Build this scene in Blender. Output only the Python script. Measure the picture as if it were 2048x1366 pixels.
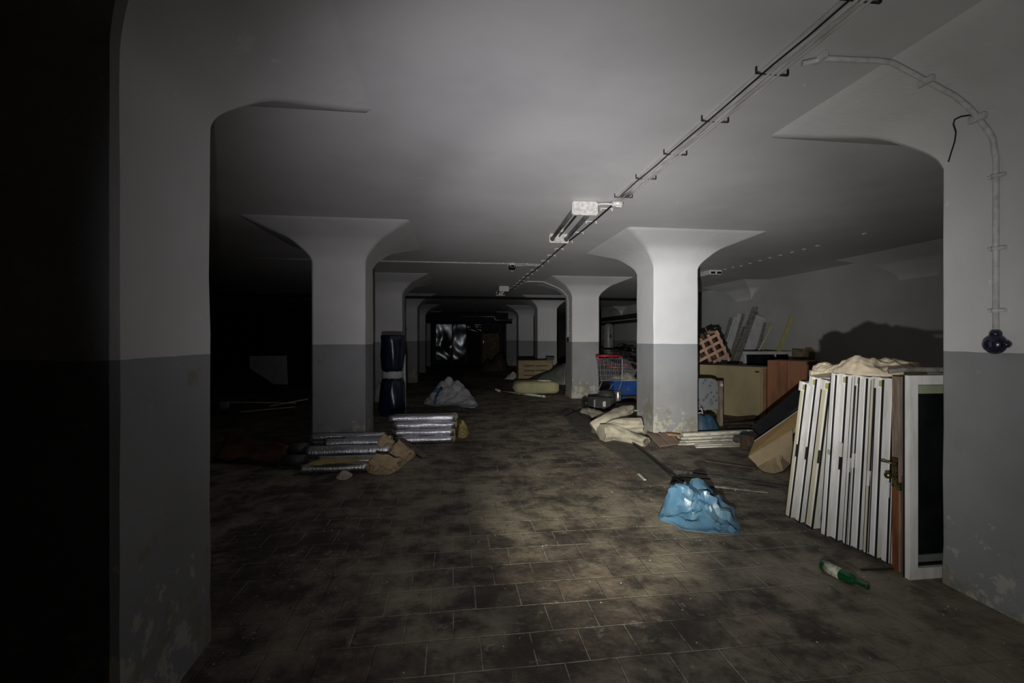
import bpy, bmesh, math, random
from mathutils import Vector, Matrix, noise
random.seed(7)
C = bpy.context.scene.collection
for o in list(bpy.data.objects): bpy.data.objects.remove(o)

# ------------------------------------------------------------------ camera
F, HZ, TH, EYE = 920.0, 678.0, math.radians(7.37), 1.575
CT, ST = math.cos(TH), math.sin(TH)
cam = bpy.data.cameras.new('camera'); camo = bpy.data.objects.new('camera', cam); C.objects.link(camo)
cam.sensor_width = 36; cam.lens = F*36/2048; cam.shift_y = -5/2048; cam.clip_start = .05; cam.clip_end = 200
camo.location = (0, 0, EYE); camo.rotation_euler = (math.pi/2, 0, -TH)
S = bpy.context.scene; S.camera = camo
S.view_settings.view_transform = 'Standard'; S.view_settings.look = 'None'; S.view_settings.gamma = 1
S.view_settings.use_curve_mapping = False; S.view_settings.exposure = 0.0
# ------------------------------------------------------------------ world (a closed cellar, next to no light)
w = bpy.data.worlds.new('world'); S.world = w; w.use_nodes = True
w.node_tree.nodes['Background'].inputs[0].default_value = (.5, .55, .6, 1)
w.node_tree.nodes['Background'].inputs[1].default_value = .0
# ------------------------------------------------------------------ the hand torch: hot centre, corona, wide spill; then added fill beams for ceiling, aisle, floor
TORCH = Vector((-.10, .05, 1.17)); AIM = Vector((3.42, 7.0, 2.05))
def torch(name, power, half, blend, col, aim=AIM):
    l = bpy.data.lights.new(name, 'SPOT'); l.energy = power; l.spot_size = 2*math.radians(half)
    l.spot_blend = blend; l.color = col; l.shadow_soft_size = .022
    o = bpy.data.objects.new(name, l); C.objects.link(o); o.location = TORCH
    o.rotation_euler = (aim-TORCH).to_track_quat('-Z', 'Y').to_euler(); return o
CEN = Vector((3.42, 7.0, 1.9))
torch('torch_hot_centre', 900, 10, 1.0, (.97, 1, .985), Vector((3.42, 7.0, 1.95)))
torch('torch_corona', 740, 24, 1.0, (1, .99, .955), CEN)
torch('torch_corona_outer', 295, 34, 1.0, (1, .985, .95), CEN)
torch('torch_spill', 133, 56, 1.0, (1, .99, .94), CEN)
torch('torch_upper_wide_fill', 52, 42, 1.0, (.985, .945, 1.04), Vector((.8, 6.5, 2.8)))
torch('torch_upper_fill', 180, 34, 1.0, (.985, .945, 1.04), Vector((1.0, 6.5, 3.0)))
torch('torch_ceiling_fill', 110, 24, 1.0, (.99, .955, 1.04), Vector((1.4, 6.5, 3.2)))
torch('torch_far_ceiling_fill', 300, 19, 1.0, (1, .975, 1.0), Vector((1.5, 6.5, 2.9)))
torch('torch_aisle_fill', 120, 24, 1.0, (1, .99, .96), Vector((1.2, 8, 1.6)))
torch('torch_floor_fill', 1250, 17, 1.0, (1, .965, .78), Vector((1.95, 5.9, 0)))

# ------------------------------------------------------------------ pixel -> place
def ray(px, py):
    u = (px-1024)/F; v = (HZ-py)/F
    return u*CT+ST, CT-u*ST, v
def at_d(px, py, d): a, b, c = ray(px, py); return Vector((a*d, b*d, EYE+c*d))
def at_z(px, py, z=0): a, b, c = ray(px, py); return at_d(px, py, (z-EYE)/c)
def at_y(px, py, Y): return at_d(px, py, Y/ray(px, py)[1])
def at_x(px, py, X): return at_d(px, py, X/ray(px, py)[0])

# ------------------------------------------------------------------ materials
def nt(name):
    m = bpy.data.materials.new(name); m.use_nodes = True
    t = m.node_tree; return m, t, t.nodes['Principled BSDF']
def N(t, kind, **kw):
    n = t.nodes.new(kind)
    for k, v in kw.items():
        if k[0] == 'i' and k[1:].isdigit(): n.inputs[int(k[1:])].default_value = v
        else: setattr(n, k, v)
    return n
def mixc(t, fac, a, b):
    n = t.nodes.new('ShaderNodeMix'); n.data_type = 'RGBA'
    for idx, v in ((0, fac), (6, a), (7, b)):
        if isinstance(v, bpy.types.NodeSocket): t.links.new(v, n.inputs[idx])
        elif idx == 0: n.inputs[0].default_value = v
        else: n.inputs[idx].default_value = (*v, 1)
    return n.outputs[2]
def math_(t, op, a, b=0.0, c=None):
    n = t.nodes.new('ShaderNodeMath'); n.operation = op
    for i, v in enumerate((a, b, c)):
        if v is None: continue
        if isinstance(v, bpy.types.NodeSocket): t.links.new(v, n.inputs[i])
        else: n.inputs[i].default_value = v
    return n.outputs[0]
def noi(t, co, scale, detail=4, rough=.6, dist=0):
    n = t.nodes.new('ShaderNodeTexNoise'); n.inputs['Scale'].default_value = scale
    n.inputs['Detail'].default_value = detail; n.inputs['Roughness'].default_value = rough
    n.inputs['Distortion'].default_value = dist; t.links.new(co, n.inputs['Vector']); return n.outputs[0]
def ramp(t, f, a, b):
    n = t.nodes.new('ShaderNodeMapRange'); n.interpolation_type = 'SMOOTHSTEP'
    t.links.new(f, n.inputs[0]); n.inputs[1].default_value = a; n.inputs[2].default_value = b
    return n.outputs[0]
def bump(t, p, f, s, dist=.01):
    n = t.nodes.new('ShaderNodeBump'); n.inputs['Strength'].default_value = s; n.inputs['Distance'].default_value = dist
    t.links.new(f, n.inputs['Height']); t.links.new(n.outputs[0], p.inputs['Normal'])
def mat(name, col, col2=None, scale=6, rough=.6, metal=0, bmp=0, bs=None, stretch=None, spec=None, lo=.4, hi=.65):
    m, t, p = nt(name)
    col2 = col2 or tuple(c*.75 for c in col)
    co = t.nodes.new('ShaderNodeTexCoord').outputs['Object']
    if stretch:
        mp = t.nodes.new('ShaderNodeMapping'); mp.inputs['Scale'].default_value = stretch
        t.links.new(co, mp.inputs[0]); co = mp.outputs[0]
    f = noi(t, co, scale)
    t.links.new(mixc(t, ramp(t, f, lo, hi), col, col2), p.inputs['Base Color'])
    p.inputs['Roughness'].default_value = rough; p.inputs['Metallic'].default_value = metal
    if spec is not None: p.inputs['Specular IOR Level'].default_value = spec
    if bmp: bump(t, p, noi(t, co, bs or scale*3), bmp)
    return m

def wall_paint(name, white=(.66, .655, .655), grey=(.30, .303, .315), flaky=1.0, only_white=False, plain_front=False):
    m, t, p = nt(name)
    g = t.nodes.new('ShaderNodeNewGeometry').outputs['Position']
    sx = t.nodes.new('ShaderNodeSeparateXYZ'); t.links.new(g, sx.inputs[0]); z = sx.outputs[2]
    mott = noi(t, g, 1.1, 3)
    fine = noi(t, g, 9, 6, .65)
    wh = mixc(t, ramp(t, mott, .35, .7), white, tuple(c*.90 for c in white))
    # old filler spots and scuffs
    spot = ramp(t, noi(t, g, 5.5, 3, .6, .4), .715, .735)
    wh = mixc(t, math_(t, 'MULTIPLY', spot, .5), wh, (.80, .80, .79))
    scuff = ramp(t, noi(t, g, 13, 5, .7, 1.5), .76, .80)
    wh = mixc(t, math_(t, 'MULTIPLY', scuff, .5), wh, (.25, .25, .25))
    if not only_white:
        gr = mixc(t, ramp(t, mott, .35, .7), grey, tuple(c*.85 for c in grey))
        gr = mixc(t, math_(t, 'MULTIPLY', ramp(t, noi(t, g, 7, 4, .65), .70, .74), .6), gr, (.52, .52, .50))
        # paint flaking and damp on the lowest part
        h = ramp(t, z, .75, .0)
        patch = ramp(t, noi(t, g, .55, 2), .40, .58)      # some feet are far more decayed than others
        fl = math_(t, 'ADD', fine, math_(t, 'MULTIPLY', math_(t, 'MULTIPLY', h, math_(t, 'MULTIPLY_ADD', patch, .16, .10)), flaky))
        gr = mixc(t, ramp(t, fl, .66, .71), gr, (.42, .41, .36))
        gr = mixc(t, math_(t, 'MULTIPLY', ramp(t, math_(t, 'ADD', noi(t, g, 3.3, 5), math_(t, 'MULTIPLY', h, .16)), .62, .7), .7), gr, (.22, .205, .15))
        wob = math_(t, 'MULTIPLY', math_(t, 'SUBTRACT', noi(t, g, 3, 4), .5), .022)
        zz = math_(t, 'ADD', z, wob)
        hi_ = math_(t, 'GREATER_THAN', zz, 1.497)
        if plain_front: hi_ = math_(t, 'MAXIMUM', hi_, math_(t, 'LESS_THAN', sx.outputs[1], 16.0))
        col = mixc(t, hi_, gr, wh)
    else: col = wh
    t.links.new(col, p.inputs['Base Color'])
    p.inputs['Roughness'].default_value = .62; p.inputs['Specular IOR Level'].default_value = .3
    bump(t, p, fine, .15 if only_white else .35, .012)
    return m
M_wall = wall_paint('cellar_wall_paint')
M_sidewall = wall_paint('side_wall_paint', white=(.50, .50, .485), plain_front=True)
M_ceil = wall_paint('ceiling_limewash', only_white=True)
M_darkwall = mat('dark_raw_wall', (.035, .035, .036), (.02, .02, .02), 2, .9, bmp=.3)  # near-black tone, mottled at random

def floor_mat():
    m, t, p = nt('dusty_brick_paving')
    g0 = t.nodes.new('ShaderNodeTexCoord').outputs['Object']
    # hand-laid: the courses wander a little
    nv = t.nodes.new('ShaderNodeTexNoise'); nv.inputs['Scale'].default_value = 1.3; t.links.new(g0, nv.inputs['Vector'])
    vm = t.nodes.new('ShaderNodeVectorMath'); vm.operation = 'MULTIPLY_ADD'; t.links.new(nv.outputs['Color'], vm.inputs[0])
    vm.inputs[1].default_value = (.03, .03, 0); t.links.new(g0, vm.inputs[2]); g = vm.outputs[0]
    br = t.nodes.new('ShaderNodeTexBrick'); t.links.new(g, br.inputs[0])
    br.inputs['Scale'].default_value = 1; br.inputs['Brick Width'].default_value = .265
    br.inputs['Row Height'].default_value = .25; br.inputs['Mortar Size'].default_value = .006
    br.inputs['Mortar Smooth'].default_value = .8
    br.inputs['Color1'].default_value = (.15, .115, .088, 1); br.inputs['Color2'].default_value = (.085, .068, .054, 1)
    br.inputs['Mortar'].default_value = (.1, .085, .07, 1)
    big = noi(t, g0, .6, 4, .6, .2); mid = noi(t, g0, 3.2, 7, .70, .15); fine = noi(t, g0, 24, 5, .7); m2 = noi(t, g0, 9, 6, .74, .1)
    base = mixc(t, ramp(t, mid, .36, .60), (.036, .029, .023), br.outputs[0])
    dust = math_(t, 'MULTIPLY', ramp(t, math_(t, 'ADD', math_(t, 'MULTIPLY', big, .5), math_(t, 'MULTIPLY', mid, .5)), .44, .64), .85)
    base = mixc(t, dust, base, (.265, .235, .175))
    mask = math_(t, 'MULTIPLY', ramp(t, noi(t, g0, .9, 3), .40, .56), ramp(t, m2, .34, .55))
    base = mixc(t, math_(t, 'MULTIPLY', br.outputs[1], math_(t, 'MULTIPLY', mask, .75)), base, (.40, .37, .31))
    base = mixc(t, math_(t, 'MULTIPLY', ramp(t, m2, .58, .72), .45), base, (.36, .33, .29))
    base = mixc(t, math_(t, 'MULTIPLY', ramp(t, noi(t, g0, 5.2, 7, .75, .2), .585, .67), .62), base, (.022, .018, .015))
    base = mixc(t, ramp(t, fine, .72, .78), base, (.45, .43, .40))
    t.links.new(base, p.inputs['Base Color'])
    p.inputs['Roughness'].default_value = .7
    h = math_(t, 'ADD', math_(t, 'MULTIPLY', br.outputs[1], -.4), math_(t, 'MULTIPLY', mid, 1.6))
    h = math_(t, 'ADD', h, math_(t, 'MULTIPLY', fine, .4))
    bump(t, p, h, .8, .016)
    return m
M_floor = floor_mat()

M_whitepaint = mat('old_white_gloss_paint', (.80, .79, .785), (.66, .645, .60), 5, .4, bmp=.08, stretch=(3, 3, .6))
M_creampaint = mat('yellowed_paint', (.66, .61, .46), (.56, .52, .40), 5, .5, stretch=(3, 3, .5))
M_gasket = mat('black_gasket', (.012, .012, .014), rough=.5)
M_rust = mat('rusty_latch_metal', (.12, .09, .05), (.05, .04, .03), 30, .45, .7)
M_brass = mat('tarnished_brass', (.30, .25, .12), (.07, .06, .03), 40, .35, .9)
M_glass = mat('dark_dusty_glass', (.006, .007, .008), (.012, .013, .014), 3, .16, spec=.25)
M_greenish = mat('pale_green_band', (.30, .33, .22), (.24, .27, .19), 8, .5)
M_wood = mat('weathered_door_wood', (.26, .20, .155), (.16, .115, .085), 6, .6, bmp=.2, stretch=(6, 6, .7))
M_redwood = mat('red_brown_door_wood', (.21, .075, .025), (.13, .045, .018), 6, .5, stretch=(6, 6, .7))
M_beigepanel = mat('khaki_cabinet_laminate', (.30, .25, .135), (.25, .21, .12), 2.5, .5, stretch=(1, 1, .5))
M_orangewood = mat('orange_brown_veneer', (.27, .115, .055), (.17, .07, .035), 3, .45, stretch=(2, 2, .4))
M_brownwood = mat('dark_brown_timber', (.075, .045, .028), (.03, .02, .014), 5, .7, stretch=(3, 3, .6))
M_pallet = mat('reddish_lattice_wood', (.50, .30, .21), (.33, .19, .14), 7, .7, bmp=.2)
M_card = mat('cardboard', (.40, .31, .19), (.34, .26, .16), 4, .8, bmp=.1)
M_card_tan = mat('glossy_tan_cardboard', (.38, .255, .10), (.33, .215, .085), 4, .5)
M_paper = mat('brown_wrapping_paper', (.50, .38, .23), (.38, .28, .17), 9, .8, bmp=.3)
M_canvas = mat('cream_canvas', (.66, .56, .40), (.52, .44, .32), 7, .85, bmp=.3, bs=40)
M_carpet = mat('beige_carpet_backing', (.43, .39, .31), (.31, .28, .225), 6, .95, bmp=.4, bs=60)
M_carpetdark = mat('grey_brown_underlay', (.085, .075, .06), (.05, .045, .036), 6, .9, bmp=.4)
M_bluebag = mat('blue_plastic_film', (.062, .145, .235), (.09, .165, .22), 5, .36, bmp=.7, bs=7)
M_blackfilm = mat('black_plastic_film', (.012, .012, .013), (.02, .02, .02), 5, .35, bmp=.4)
M_navyfilm = mat('navy_plastic_wrap', (.010, .018, .045), (.006, .010, .026), 4, .25, bmp=.5, bs=6)
M_sack = mat('white_woven_sack', (.52, .52, .53), (.40, .40, .41), 6, .7, bmp=.3)
M_bluestrap = mat('blue_strap', (.04, .11, .26), rough=.6)
M_foil = mat('aluminium_foil_facing', (.72, .72, .76), (.55, .55, .60), 30, .27, .95, bmp=.7, bs=45)
M_insul = mat('yellow_mineral_wool', (.42, .35, .12), (.30, .25, .10), 30, .95, bmp=.8)
M_bottle, _t, _p = nt('green_bottle_glass')
_co = _t.nodes.new('ShaderNodeTexCoord').outputs['Object']
_t.links.new(mixc(_t, noi(_t, _co, 8), (.008, .10, .03), (.005, .07, .022)), _p.inputs['Base Color'])
_p.inputs['Roughness'].default_value = .08; _p.inputs['Specular IOR Level'].default_value = .6
_p.inputs['Transmission Weight'].default_value = .25
M_label = mat('stained_paper_label', (.55, .56, .44), (.22, .24, .18), 45, .7)
M_tray = mat('dusty_cable_tray', (.56, .55, .54), (.40, .39, .38), 14, .55, stretch=(2, .3, 2))
M_lampwhite = mat('dusty_lamp_enamel', (.62, .61, .58), (.42, .41, .38), 25, .45)
M_tube = mat('dead_lamp_tube', (.10, .10, .095), (.06, .06, .055), 8, .35)
M_darkmetal = mat('dark_iron', (.02, .02, .02), (.035, .03, .028), 12, .5, .3)
M_conduit = mat('painted_conduit', (.58, .57, .56), (.46, .45, .44), 20, .5)
M_switch = mat('dark_blue_bakelite', (.018, .018, .045), (.012, .012, .03), 9, .25)
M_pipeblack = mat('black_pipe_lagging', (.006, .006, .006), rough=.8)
M_galv = mat('galvanised_pipe', (.45, .46, .47), (.30, .30, .31), 10, .35, .7)
M_plastic, _t, _p = nt('crinkled_metal_sheet')
_co = _t.nodes.new('ShaderNodeTexCoord').outputs['Object']
_t.links.new(mixc(_t, noi(_t, _co, 1), (.11, .12, .125), (.07, .08, .085)), _p.inputs['Base Color'])
_p.inputs['Roughness'].default_value = .20; _p.inputs['Metallic'].default_value = .9
M_mattress = mat('yellowed_mattress_ticking', (.40, .38, .22), (.32, .31, .19), 4, .9, bmp=.2)
M_tarp = mat('grey_tarpaulin', (.13, .135, .12), (.10, .10, .09), 4, .6, bmp=.3)
M_cratewood = mat('olive_crate_wood', (.24, .19, .095), (.17, .13, .07), 5, .7, stretch=(.6, 3, 3))
M_crategap = mat('dark_olive_wood', (.07, .052, .028), rough=.8)
M_pvc = mat('cream_plastic_pipe', (.56, .55, .44), (.45, .44, .36), 6, .4)
M_red = mat('red_plastic', (.50, .018, .03), (.36, .012, .022), 6, .35)
M_chrome = mat('dull_chrome_wire', (.50, .51, .54), (.34, .35, .38), 20, .35, .6)
M_blackplastic = mat('black_plastic', (.015, .015, .016), (.03, .03, .03), 9, .5)
M_greyplastic = mat('dark_grey_casing', (.055, .055, .055), (.04, .04, .04), 8, .5)
M_silver = mat('brushed_silver', (.48, .49, .52), (.36, .37, .4), 6, .3, .8)
M_bluebox = mat('blue_plastic_tub', (.018, .075, .30), (.012, .055, .22), 3, .4)
M_linen = mat('crumpled_linen', (.48, .44, .36), (.36, .32, .26), 8, .9, bmp=.3)
M_fur = mat('black_bristles', (.008, .008, .008), rough=.9)
M_upholst, _t, _p = nt('grey_floral_upholstery')
_co = _t.nodes.new('ShaderNodeTexCoord').outputs['Object']
_v = _t.nodes.new('ShaderNodeTexVoronoi'); _v.inputs['Scale'].default_value = 14; _t.links.new(_co, _v.inputs[0])
_t.links.new(mixc(_t, ramp(_t, _v.outputs[0], .2, .5), (.10, .105, .115), (.20, .21, .225)), _p.inputs['Base Color'])
_p.inputs['Roughness'].default_value = .9
M_bluefabric = mat('dark_blue_bag_fabric', (.03, .075, .13), (.02, .05, .09), 6, .6, bmp=.3)
M_pinkslat = mat('dusty_pink_brown_strip', (.21, .145, .12), (.13, .09, .075), 8, .8, bmp=.3)
M_orangeslat = mat('orange_brown_strip', (.36, .19, .08), (.28, .15, .07), 8, .8)
M_whiteslat = mat('chipped_white_slat', (.60, .575, .50), (.30, .28, .23), 7, .6, lo=.5, hi=.62, stretch=(.7, 3, 3))
M_palegreen = mat('grey_green_board', (.16, .19, .165), (.11, .13, .115), 5, .7)
M_whiteboard = mat('white_board_end', (.48, .47, .48), (.40, .39, .40), 5, .5)
M_greyboard = mat('grey_mortar_board', (.21, .20, .18), (.11, .105, .09), 14, .9, bmp=.4)
M_mossboard = mat('patchy_olive_board', (.20, .17, .09), (.11, .075, .045), 7, .8, bmp=.2)
M_yellowwood = mat('yellow_lath', (.42, .39, .15), (.34, .31, .13), 6, .6)
M_whitetape = mat('white_band', (.50, .51, .50), (.40, .41, .40), 5, .6)
M_tank = mat('white_tank_enamel', (.26, .26, .26), (.19, .19, .19), 4, .4)
M_chips = mat('plaster_crumbs', (.52, .50, .46), (.38, .36, .32), 20, .9)

# ------------------------------------------------------------------ mesh builder
class MB:
    def __init__(s): s.v = []; s.f = []; s.sm = []
    def add(s, vs, fs, smooth=False):
        b = len(s.v); s.v += [Vector(v) for v in vs]
        for f in fs: s.f.append([b+i for i in f]); s.sm.append(smooth)
        return s
    def hexa(s, p):   # 8 points: bottom 4 (ccw), top 4
        return s.add(p, [(3, 2, 1, 0), (4, 5, 6, 7), (0, 1, 5, 4), (1, 2, 6, 5), (2, 3, 7, 6), (3, 0, 4, 7)])
    def box(s, c, size, M=None, rz=0):
        c = Vector(c); R = M if M is not None else Matrix.Rotation(rz, 3, 'Z')
        h = Vector(size)/2
        p = [c+R@Vector((x*h.x, y*h.y, z*h.z)) for z in (-1, 1) for x, y in ((-1, -1), (1, -1), (1, 1), (-1, 1))]
        return s.hexa(p)
    def bar(s, a, b, w, t, up=(0, 0, 1)):   # bar from a to b; w across, t along up
        a = Vector(a); b = Vector(b); d = (b-a).normalized(); up = Vector(up)
        sd = d.cross(up).normalized(); u2 = sd.cross(d).normalized()
        q = lambda p: [p+sd*(x*w/2)+u2*(z*t/2) for x, z in ((-1, -1), (1, -1), (1, 1), (-1, 1))]
        return s.add(q(a)+q(b), [(3, 2, 1, 0), (4, 5, 6, 7), (0, 1, 5, 4), (1, 2, 6, 5), (2, 3, 7, 6), (3, 0, 4, 7)][::1])
    def tube(s, pts, r, n=10, cap=True, squash=1.0, nz=0, seed=0):
        pts = [Vector(p) for p in pts]; rr = r if isinstance(r, (list, tuple)) else [r]*len(pts)
        vs = []; prev = None
        for i, p in enumerate(pts):
            d = (pts[min(i+1, len(pts)-1)]-pts[max(i-1, 0)]).normalized()
            if prev is None:
                ref = Vector((0, 0, 1)) if abs(d.z) < .9 else Vector((1, 0, 0))
                x = d.cross(ref).normalized()
            else: x = (prev - d*prev.dot(d)).normalized()
            y = x.cross(d).normalized()*-1; y = d.cross(x)
            prev = x
            for k in range(n):
                a = 2*math.pi*k/n; q = x*math.cos(a)+y*math.sin(a)
                if squash != 1: q.z *= squash
                rad = rr[i]
                if nz: rad *= 1+nz*noise.noise(Vector((p.x*4+seed, p.y*4+math.cos(a)*1.5, p.z*4+math.sin(a)*1.5)))
                vs.append(p+q*rad)
        fs = [(i*n+k, i*n+(k+1) % n, (i+1)*n+(k+1) % n, (i+1)*n+k) for i in range(len(pts)-1) for k in range(n)]
        s.add(vs, fs, n > 6)
        if cap:
            b = len(s.v)-len(vs)
            s.f.append([b+k for k in range(n)][::-1]); s.sm.append(False)
            s.f.append([b+(len(pts)-1)*n+k for k in range(n)]); s.sm.append(False)
        return s
    def lathe(s, base, prof, n=24, axis=None, nz=0, seed=0):   # prof [(r, h)]
        base = Vector(base); ax = Vector(axis or (0, 0, 1)).normalized()
        x = ax.orthogonal().normalized(); y = ax.cross(x); vs = []
        for r, h in prof:
            for k in range(n):
                a = 2*math.pi*k/n; q = x*math.cos(a)+y*math.sin(a); rad = r
                if nz: rad = r*(1+nz*noise.noise(Vector((math.cos(a)*2+seed, math.sin(a)*2, h*3))))
                vs.append(base+ax*h+q*rad)
        fs = [(i*n+k, i*n+(k+1) % n, (i+1)*n+(k+1) % n, (i+1)*n+k) for i in range(len(prof)-1) for k in range(n)]
        s.add(vs, fs, True)
        b = len(s.v)-len(vs)
        s.f.append([b+k for k in range(n)][::-1]); s.sm.append(False)
        s.f.append([b+(len(prof)-1)*n+k for k in range(n)]); s.sm.append(False)
        return s
    def lump(s, foot, peaks, z0=0.0, amp=.02, fs=5, seed=0, rings=18, n=64, edge=3.0, und=None, thick=.012, pw=1, crump=0, cf=9):
        # a heap of cloth or film: footprint polygon (xy), peaks (x, y, h, sx), creased by ridged noise
        foot = [Vector((p[0], p[1])) for p in foot]; c = sum(foot, Vector((0, 0)))/len(foot)
        per = []; L = len(foot)
        for k in range(n):
            t = k/n*L; i = int(t); f = t-i
            p0, p1, p2, p3 = foot[(i-1) % L], foot[i], foot[(i+1) % L], foot[(i+2) % L]
            per.append(.5*((2*p1)+(-p0+p2)*f+(2*p0-5*p1+4*p2-p3)*f*f+(-p0+3*p1-3*p2+p3)*f**3))
        top = []; bot = []
        for j in range(rings+1):
            q = j/rings
            for k in range(n):
                p = c+(per[k]-c)*(q*(1+.04*noise.noise(Vector((k*.35, seed, 0)))*q))
                h = 0
                for (x, y, hh, sg) in peaks:
                    hi = hh*math.exp(-(((p.x-x)**2+(p.y-y)**2)/(sg*sg))**pw)
                    h = max(h, hi) if pw == 1 else (h**5+hi**5)**.2
                base = z0 + (und(p.x, p.y) if und else 0)
                e = 1-q**edge
                v3 = Vector((p.x*fs, p.y*fs, seed))
                w_ = noise.noise_vector(v3*.6)
                r = abs(noise.noise(v3+w_*1.2)); r2 = abs(noise.noise(v3*2.1+w_*2+Vector((7, 3, 1))))
                cr = (.28-r)*1.0+(.25-r2)*.45
                z = base+thick+max(0.0, h*e+amp*cr*(.35+.65*min(1, h*8)) * (e if q > .9 else 1))
                top.append(Vector((p.x, p.y, z))); bot.append(Vector((p.x, p.y, base)))
        fl = []
        for j in range(rings):
            for k in range(n): fl.append((j*n+k, (j+1)*n+k, (j+1)*n+(k+1) % n, j*n+(k+1) % n))
        if crump:
            K = rings+1; nr = []
            for j in range(K):
                for k in range(n):
                    a = top[min(j+1, rings)*n+k]-top[max(j-1, 0)*n+k]; d = top[j*n+(k+1) % n]-top[j*n+(k-1) % n]
                    v_ = a.cross(d); nr.append(v_.normalized() if v_.length > 1e-9 else Vector((0, 0, 1)))
            new = []
            for i, p in enumerate(top):
                q = i//n/rings; wq = min(1, (1-q)*8+.0)
                pp = p*cf+Vector((seed, 0, 0)); pp = pp+noise.noise_vector(pp*.5)*.8
                d1 = noise.voronoi(pp)[0]; d2 = noise.voronoi(pp*2.3+Vector((3, 1, 2)))[0]
                dd = ((d1[0]-.45)+.35*(d2[0]-.45))*crump*wq
                v = p+nr[i]*dd; v.z = max(v.z, z0+.002); new.append(v)
            c_ = sum((new[k] for k in range(n)), Vector())/n
            for k in range(n): new[k] = c_
            top = new
        m_ = len(top)
        b = len(s.v); s.v += top+bot
        for f in fl:
            s.f.append([b+i for i in f]); s.sm.append(True)
            s.f.append([b+m_+i for i in f][::-1]); s.sm.append(False)
        for k in range(n):
            a = rings*n+k; d = rings*n+(k+1) % n
            s.f.append([b+a, b+m_+a, b+m_+d, b+d]); s.sm.append(True)
        return s
    def build(s, name, m, parent=None, bevel=0, origin=None, sharp=None):
        me = bpy.data.meshes.new(name)
        if parent is None:
            xs = [v.x for v in s.v]; ys = [v.y for v in s.v]
            og = Vector(origin) if origin is not None else Vector(((min(xs)+max(xs))/2, (min(ys)+max(ys))/2, min(v.z for v in s.v)))
        else: og = parent.matrix_world.translation.copy() if parent.get('_w') is None else Vector(parent['_w'])
        me.from_pydata([v-og for v in s.v], [], s.f)
        for p, sm in zip(me.polygons, s.sm): p.use_smooth = sm
        bm = bmesh.new(); bm.from_mesh(me); bmesh.ops.recalc_face_normals(bm, faces=bm.faces)
        if bevel:
            bmesh.ops.bevel(bm, geom=[e for e in bm.edges if not e.smooth or e.calc_face_angle(0) > .6], offset=bevel, segments=2, affect='EDGES', clamp_overlap=True)
        if sharp:
            for e in bm.edges:
                if len(e.link_faces) == 2 and e.calc_face_angle(0) > sharp: e.smooth = False
        bm.to_mesh(me); bm.free()
        me.materials.append(m)
        o = bpy.data.objects.new(name, me); C.objects.link(o)
        if parent is None: o.location = og
        else: o.parent = parent
        o['_w'] = tuple(og)
        return o
def tag(o, label=None, cat=None, group=None, kind=None):
    if label: o['label'] = label
    if cat: o['category'] = cat
    if group: o['group'] = group
    if kind: o['kind'] = kind
    return o
def thing(name, loc, label, cat, group=None):
    o = bpy.data.objects.new(name, None); C.objects.link(o); o.location = loc; o['_w'] = tuple(loc)
    o.empty_display_size = .1
    return tag(o, label, cat, group)
def struct(name, mb, m): return tag(mb.build(name, m), kind='structure')
def copy_tree(o, parent=None):
    c = o.copy(); C.objects.link(c); c.parent = parent
    for ch in list(o.children): copy_tree(ch, c)
    return c
def move(o, loc, label=None, group=None, rz=None):
    o.location = loc
    if rz is not None: o.rotation_euler.z = rz
    return tag(o, label, None, group)
def quad_sheet(mb, P, nu, nv, fn, th=.004):
    # bilinear sheet between corner points P00,P10,P11,P01 displaced by fn(u,v)->Vector, given real thickness
    a, b, c, d = [Vector(p) for p in P]; vs = []
    nrm = (b-a).cross(d-a).normalized()
    for side in (0, 1):
        for j in range(nv+1):
            for i in range(nu+1):
                u = i/nu; v = j/nv
                vs.append((a*(1-u)+b*u)*(1-v)+(d*(1-u)+c*u)*v+fn(u, v)+nrm*th*side)
    W = nu+1; K = (nu+1)*(nv+1); f = []
    for j in range(nv):
        for i in range(nu):
            q = (j*W+i, j*W+i+1, (j+1)*W+i+1, (j+1)*W+i)
            f.append(q[::-1]); f.append(tuple(K+x for x in q))
    for i in range(nu): f += [(i, i+1, K+i+1, K+i), (nv*W+i+1, nv*W+i, K+nv*W+i, K+nv*W+i+1)]
    for j in range(nv): f += [((j+1)*W, j*W, K+j*W, K+(j+1)*W), (j*W+nu, (j+1)*W+nu, K+(j+1)*W+nu, K+j*W+nu)]
    return mb.add(vs, f, True)
Z3 = Vector((0, 0, 0))
#---BODY---
# ------------------------------------------------------------------ the setting
CEIL = 3.15
XL0, XL1, XR0, XR1, XW = -2.0, -1.258, 3.145, 3.89, 8.3
YE = 28.6
struct('floor', MB().add([(-12, -3, 0), (XW+.3, -3, 0), (XW+.3, YE+.3, 0), (-12, YE+.3, 0), (-12, -3, -.2), (XW+.3, -3, -.2), (XW+.3, YE+.3, -.2), (-12, YE+.3, -.2)],
       [(0, 1, 2, 3), (7, 6, 5, 4), (0, 4, 5, 1), (1, 5, 6, 2), (2, 6, 7, 3), (3, 7, 4, 0)]), M_floor)
struct('ceiling', MB().box(((XW-12)/2, (YE-3)/2, CEIL+.1), (XW+12.6, YE+3.6, .2)), M_ceil)
struct('wall_right', MB().box((XW+.15, (YE-3)/2, CEIL/2), (.3, YE+3, CEIL)), M_sidewall)
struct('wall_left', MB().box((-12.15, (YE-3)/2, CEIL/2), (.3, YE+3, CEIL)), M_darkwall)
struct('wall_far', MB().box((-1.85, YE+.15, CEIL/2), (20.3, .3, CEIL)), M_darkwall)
struct('wall_rear', MB().box((-1.85, -3.15, CEIL/2), (20.3, .3, CEIL)), M_darkwall)

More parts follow.
